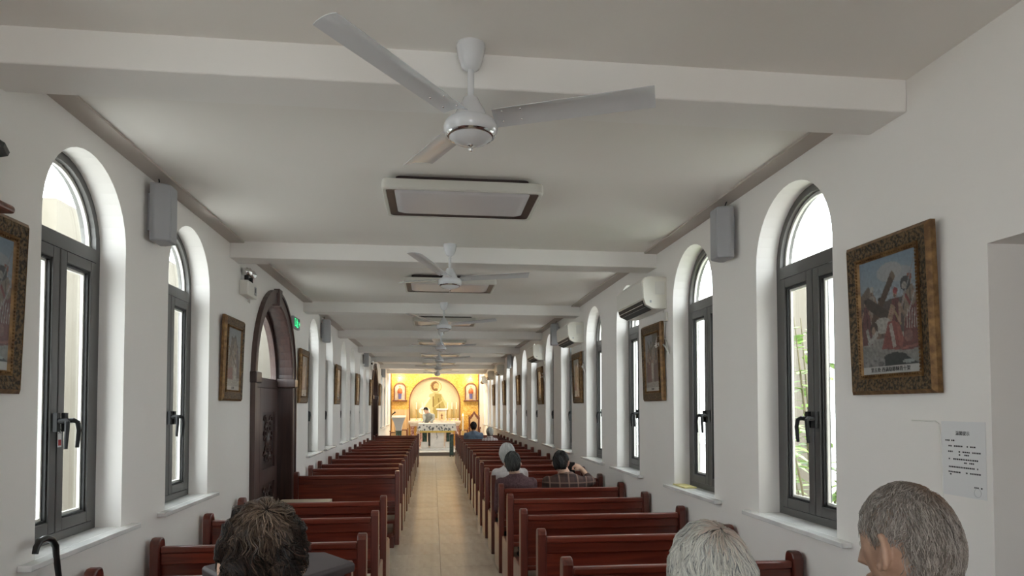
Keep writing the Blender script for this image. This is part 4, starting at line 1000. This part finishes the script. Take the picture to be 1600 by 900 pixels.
def cap(c, R, rad, hairline, k=1.0):
    mb = MB(); nu, nv = 40, 24; c = Vector(c); idx = {}
    def vid(i, j):
        if (i, j) not in idx:
            th = pi*j/nv; ph = 2*pi*i/nu; d = Vector((sin(th)*cos(ph), sin(th)*sin(ph), cos(th)))
            idx[(i, j)] = len(mb.v); mb.v.append(tuple(c+R @ Vector((d.x*rad[0]*k, d.y*rad[1]*k, d.z*rad[2]*k))))
        return idx[(i, j)]
    for j in range(nv):
        for i in range(nu):
            th = pi*(j+.5)/nv; ph = 2*pi*(i+.5)/nu
            dd = Vector((sin(th)*cos(ph), sin(th)*sin(ph), cos(th)))
            if all(hairline(dd+Vector(q)) for q in ((0, 0, 0), (.09, 0, 0), (-.09, 0, 0), (0, .09, 0), (0, -.09, 0), (0, 0, .09), (0, 0, -.09))): mb.f.append(tuple(vid(a % nu, b) for a, b in ((i, j), (i, j+1), (i+1, j+1), (i+1, j))))
    return mb
def line_short(d):
    if d.y > .25 and d.z < .50-.35*(d.y < .6): return False
    if abs(d.x) > .62 and d.y > -.42 and d.z < .02: return False
    return d.z > -.72 if d.y < -.2 else d.z > -.35
def line_lady(d):
    if d.x > .60 and d.y > -.42 and d.z < .10: return False
    return line_bob(d)
def line_bob(d):
    if d.y > .35 and d.z < .5: return False
    if abs(d.x) > .68 and d.y > -.22 and d.z < -.12: return False
    return d.z > -.93
def person(name, label, x, y, head, sh_z, yaw=0, hyaw=0, htilt=.15, hroll=0, sh_w=.38, k=1.0, shirt='cloth_dark', legs='cloth_dark', skin='skin', seat=.45, arms=None, hair=None, cap_m='cap_dark', vox=.011, standing=False, base=0.0, lean=None):
    r = empty(name, (x, y, base)); tag(r, label, 'person')
    o = Vector((x, y, base)); hc = Vector(head)-o; sz = sh_z-base; seat = seat-base; Z = Matrix.Rotation(yaw, 3, 'Z')
    shc = Vector(lean)-o if lean else Vector((hc.x, hc.y-.02, sz)); shc.z = sz; R = rotm(yaw+hyaw, htilt, hroll)
    pel = Vector((0, 0, (.92 if standing else seat+.105)))
    def sec(t, hw, hd): c = lerp(pel, shc, t); return ((c.x, c.y, c.z), hw, hd, yaw)
    w = sh_w/2
    def tor(e): return [sec(-.12, w*.84+e, .11+e), sec(.1, w*.88+e, .125+e), sec(.35, w*.80+e, .115+e), sec(.62, w*.92+e, .125+e), sec(.84, w*1.0+e, .115+e), sec(.95, w*.90+e, .09+e), sec(1.04, w*.52+e, .07+e), sec(1.1, .062+e, .06+e)]
    S = [shc+Z @ Vector((sg*(w-.035), 0, -.055)) for sg in (-1, 1)]
    A = []
    for i, sg in enumerate((-1, 1)):
        if arms and arms[i]: A.append([Vector(p)-o for p in arms[i][:2]])
        else:
            e = S[i]+Z @ Vector((sg*.02, .03, -.26)); A.append([e, Vector((Z @ Vector((sg*.10, .33, 0))).to_tuple()[:2]+(seat+.17,))+Vector((0, 0, 0))])
    hips = [pel+Z @ Vector((sg*.09, .02, -.02)) for sg in (-1, 1)]
    if standing: K = [Vector((h.x, h.y, .48)) for h in hips]; F = [Vector((h.x, h.y, .08)) for h in hips]
    else: K = [h+Z @ Vector((sg*.01, .40, .0)) for h, sg in zip(hips, (-1, 1))]; F = [Vector((q.x, q.y, .08)) for q in K]
    b = MB(); torso(b, tor(-.012)); P = head_shape(b, hc, R, k)
    nb = shc+Vector((0, .0, .035)); nt = hc+R @ Vector((0, -.018, -.075))*k
    b.tube([nb-Vector((0, 0, .05)), lerp(nb, nt, .5), nt], [.064*k, .055*k, .053*k], 16)
    for i in (0, 1):
        e, wr = A[i][:2]; b.cap_tube(S[i], e, .046, .038); b.cap_tube(e, wr, .037, .026)
        up = Vector((0, 0, 1)) if not (arms and arms[i] and len(arms[i]) > 2) else Vector(arms[i][2])
        hand(b, wr, (wr-e) if not (arms and arms[i] and len(arms[i]) > 3) else Vector(arms[i][3]), up, .3 if not (arms and arms[i] and len(arms[i]) > 2) else .55)
        b.cap_tube(hips[i], K[i], .075, .052); b.cap_tube(K[i], F[i], .050, .036)
        ft = F[i]+Z @ Vector((0, .06, -.045)); b.ell(ft, (.042, .115, .034), rot=Z)
    remesh(b, 'body', skin, r, vox, 3)
    t = MB(); torso(t, tor(.006))
    for i in (0, 1):
        e, wr = A[i][:2]; t.cap_tube(S[i], e, .062, .050); t.cap_tube(e, lerp(e, wr, .8 if not (arms and arms[i] and len(arms[i]) > 2) else .42), .049, .041)
    t.tube([shc+Vector((0, 0, .0)), shc+Vector((0, .0, .05))], [.078, .069], 18)
    remesh(t, 'shirt', shirt, r, max(vox, .011), 5)
    tr = MB(); torso(tr, [sec(-.16, w*.84+.012, .12), sec(.1, w*.90+.01, .135), sec(.18, w*.86+.008, .125)])
    for i in (0, 1): tr.cap_tube(hips[i], K[i], .088, .066); tr.cap_tube(K[i], lerp(K[i], F[i], .93), .064, .052)
    remesh(tr, 'trousers', legs, r, .014, 5)
    for i in (0, 1):
        MB().ell(F[i]+Z @ Vector((0, .06, -.045)), (.047, .125, .035), 16, 10, rot=Z).build('shoe', 'black_rubber', r, smooth=True)
        MB().ell(P((-1, 1)[i]*.030, .077, -.004), (.0105*k,)*3, 10, 8).build('eye', 'eye_white', r, smooth=True)
    if hair:
        rad = [q*k for q in hair.get('rad', (.081, .106, .124))]; hl = hair.get('line', line_short)
        cp = cap(hc, R, rad, hl, hair.get('capk', .99)); cp.build('hair_base', cap_m, r, smooth=True)
        h = hairs(hc, R, rad, hair['whorl'], hair['n'], hair['ln'], hair['swirl'], hair['lift'], hair['width'], hair['col'], hl, hair.get('wave', 0), hair.get('seed', 1), hair.get('seg', 6), hair.get('sag', 0), hair.get('curl', 0))
        ho = h.build('hair', 'hair', r); ho['kind'] = 'stuff'
    return r
def c_dark(t, rnd):
    q = rnd.random(); f = max(0, 1-t/.62)
    base = lerp3((.006, .0045, .004), (.05, .030, .022), q**2.6)
    return lerp3(base, lerp3((.10, .065, .045), (.36, .27, .20), rnd.random()), min(1, f*1.15)*(.35+.65*rnd.random()))
def c_white(t, rnd):
    q = rnd.random(); b = lerp3((.60, .60, .55), (.27, .28, .275), q*q) if q < .93 else (.15, .16, .17); return lerp3(b, (.52, .36, .28), max(0, 1-t/.32)*.7)
def c_grey(t, rnd):
    q = rnd.random(); b = lerp3((.37, .335, .305), (.11, .095, .085), q); return lerp3(b, (.22, .125, .075), max(0, 1-t/.55)*.85)
def c_black(t, rnd): q = rnd.random(); return lerp3((.010, .009, .009), (.05, .045, .045), q*q)
def c_pale(t, rnd): q = rnd.random(); return lerp3((.66, .66, .64), (.42, .42, .42), q)
p = by(411, 778, 1.55)
person('person', 'seated person with short wavy dark brown hair at the bottom left, back to us', p.x, 1.52, (p.x, 1.56, p.z-.137), p.z-.30, hyaw=.25, htilt=.28, sh_w=.37, k=1.0, shirt='cloth_maroon', skin='skin_light', vox=.007, seat=.49,
       hair=dict(rad=(.083, .103, .120), whorl=(.06, -.60, .80), n=9000, ln=(.5, .95), swirl=.55, lift=.13, width=.0026, col=c_dark, line=line_lady, wave=.35, seed=3, seg=10, curl=.022))
p = by(1114, 815, 1.45)
person('person', 'seated person with short white grey hair at the bottom, back to us', p.x-.05, 1.34, (p.x, 1.46, p.z-.132), p.z-.29, hyaw=.05, htilt=.26, sh_w=.34, lean=(p.x-.04, 1.41, 0), k=1.0, shirt='cloth_grey', skin='skin_light', vox=.007, cap_m='cap_white',
       hair=dict(rad=(.086, .107, .122), whorl=(.12, -.52, .85), n=9000, ln=(.5, .95), swirl=.25, lift=.085, width=.0026, col=c_white, line=line_bob, wave=.22, seed=8, seg=8, curl=.009))
p = by(1434, 760, 1.28)
person('person', 'person with close cropped grey hair at the bottom right, head turned to the left', p.x+.07, 1.31, (p.x, 1.31, p.z-.124), p.z-.31, hyaw=.24, htilt=.10, sh_w=.40, lean=(p.x+.07, 1.30, 0), k=1.06, shirt='cloth_dark', skin='skin', vox=.005, seat=.49, cap_m='scalp_grey',
       hair=dict(rad=(.077, .101, .119), whorl=(.28, -.42, .86), n=9500, ln=(.10, .20), swirl=.5, lift=.035, width=.0016, col=c_grey, line=line_short, wave=.1, seed=5, seg=4, capk=1.0))
YM = 6.69+.21
p = by(800, 705, YM)
person('person', 'seated person in a maroon patterned shirt with dark grey hair, back to us', p.x+.06, YM, (p.x+.01, YM+.04, p.z-.125), p.z-.275, htilt=.2, hyaw=-.05, sh_w=.39, lean=(p.x+.045, YM+.01, 0), shirt='cloth_maroon',
       hair=dict(rad=(.084, .104, .122), whorl=(0, -.3, .95), n=1800, ln=(.5, .9), swirl=.4, lift=.05, width=.005, col=lambda t, q: lerp3((.02, .02, .02), (.09, .09, .085), q.random()**2), wave=.1, seed=2), cap_m='cap_dark')
YW = 7.56+.20
p = by(793, 692, YW)
person('person', 'seated person with white bobbed hair and pale blouse, back to us', p.x+.04, YW, (p.x, YW+.05, p.z-.13), p.z-.30, htilt=.2, sh_w=.38, lean=(p.x+.03, YW+.02, 0), shirt='cloth_pale', cap_m='cap_white', skin='skin_light',
       hair=dict(rad=(.088, .108, .124), whorl=(.1, -.1, .98), n=1800, ln=(.6, 1.0), swirl=.2, lift=.08, width=.005, col=c_pale, line=line_bob, wave=.15, seed=6))
p = by(878, 704, YM)
wr_ = by(909, 733, YM+.16); el_ = by(924, 752, YM+.08)
person('person', 'seated person in a brown plaid shirt holding up a phone beside the head', p.x+.02, YM, (p.x, YM+.06, p.z-.125), p.z-.27, yaw=-.12, hyaw=-.2, htilt=.3, hroll=-.06, sh_w=.46, shirt='cloth_plaid', skin='skin_light', vox=.009, lean=(p.x+.05, YM+.02, 0),
       arms=[None, [tuple(el_), tuple(wr_), (.3, -.6, .3), (-.75, .35, .45)]],
       hair=dict(rad=(.084, .104, .122), whorl=(0, -.3, .95), n=2200, ln=(.4, .8), swirl=.4, lift=.06, width=.005, col=c_black, wave=.15, seed=4))
ph = empty('mobile_phone', by(893, 733, YM+.2), -.25); tag(ph, 'black phone held up by the person in plaid', 'phone')
MB().box(-.036, .036, -.005, .005, -.075, .075).build('phone_case', 'black_plastic', ph, bevel=.004); MB().box(-.032, .032, .005, .0055, -.07, .07).build('screen', 'black_rubber', ph)
YBL = 16.35+.21
p = by(740, 658.5, 17.2+.2)
person('person', 'seated person in a blue shirt in a far right pew', p.x, 17.4, (p.x, 17.42, p.z-.125), p.z-.29, sh_w=.46, shirt='cloth_blue', htilt=.1, vox=.014,
       hair=dict(rad=(.084, .104, .122), whorl=(.1, -.6, .8), n=900, ln=(.4, .7), swirl=.4, lift=.04, width=.007, col=c_black, seed=9))
p = by(765.5, 667, 16.35+.2)
person('person', 'seated person with grey hair and checked shirt by the right windows, far pew', p.x, 16.55, (p.x, 16.58, p.z-.125), p.z-.28, sh_w=.36, shirt='cloth_check', htilt=.15, vox=.014, skin='skin_light', cap_m='cap_white',
       hair=dict(rad=(.086, .106, .122), whorl=(.1, -.2, .95), n=900, ln=(.5, .8), swirl=.3, lift=.06, width=.007, col=c_white, line=line_bob, seed=11))
p = by(665.5, 636, 25.25)
person('person', 'standing person in grey clothes bending over the altar', p.x+.06, 25.34, (p.x, 25.16, p.z-.12), p.z-.25, yaw=pi-.35, hyaw=-.15, htilt=.45, sh_w=.44, shirt='cloth_grey', skin='skin_light', standing=True, base=.13, vox=.012, lean=(p.x+.10, 25.28, 0),
       arms=[[(p.x+.28, 25.12, 1.22), (p.x+.14, 24.98, 1.10)], [(p.x-.06, 25.06, 1.22), (p.x-.08, 24.96, 1.10)]],
       hair=dict(rad=(.084, .104, .122), whorl=(0, -.3, .95), n=900, ln=(.4, .7), swirl=.4, lift=.05, width=.006, col=c_black, seed=12))
# lamps of the sanctuary
def spot(u, v, lab, power, tgt):
    p = by(u, v, 26.35); p.z = min(p.z, HC-.06); r = empty('spot_lamp', p); tag(r, lab, 'spotlight')
    MB().lathe([(0, -.05), (.035, -.05), (.04, -.0), (.03, .05), (0, .055)], 16).build('lamp_head', 'white_plastic', r, smooth=True)
    MB().tube([(0, 0, .04), (0, 0, HC-p.z)], .012, 10).build('stem', 'white_plastic', r)
    ld = bpy.data.lights.new('spot_lamp_light', 'POINT'); ld.energy = power; ld.color = (1, .80, .50); ld.shadow_soft_size = .05
    lo = bpy.data.objects.new('spot_lamp_light', ld); COL.objects.link(lo); lo.location = (p.x, p.y+.12, p.z-.07)
# (two small lamps over the niches)
spot(624, 588, 'small white spotlight above the left niche', 10, 0); spot(735.5, 589, 'small white spotlight above the right niche', 10, 0)
ld = bpy.data.lights.new('arch_strip_light', 'AREA'); ld.energy = 17; ld.color = (1, .82, .55); ld.shape = 'RECTANGLE'; ld.size = 1.5; ld.size_y = .08
lo = bpy.data.objects.new('arch_strip_light', ld); COL.objects.link(lo); lo.location = (AXC, 25.9, 2.98); lo.rotation_euler = (radians(28), 0, 0)
for k, x in enumerate((-.85, 1.0)):
    r = empty('ceiling_downlight', (x, 25.35, HC)); tag(r, 'small round ceiling downlight over the sanctuary, %s one' % ('left', 'right')[k], 'downlight')
    MB().lathe([(0, -.03), (.05, -.03), (.07, -.02), (.075, 0), (0, 0)], 20).build('lamp_ring', 'white_plastic', r, smooth=True)
    ld = bpy.data.lights.new('downlight_light', 'SPOT'); ld.energy = 85; ld.color = (1, .87, .64); ld.spot_size = radians(150); ld.spot_blend = .5; ld.shadow_soft_size = .06
    lo = bpy.data.objects.new('downlight_light', ld); COL.objects.link(lo); lo.location = (x, 25.35, HC-.045)
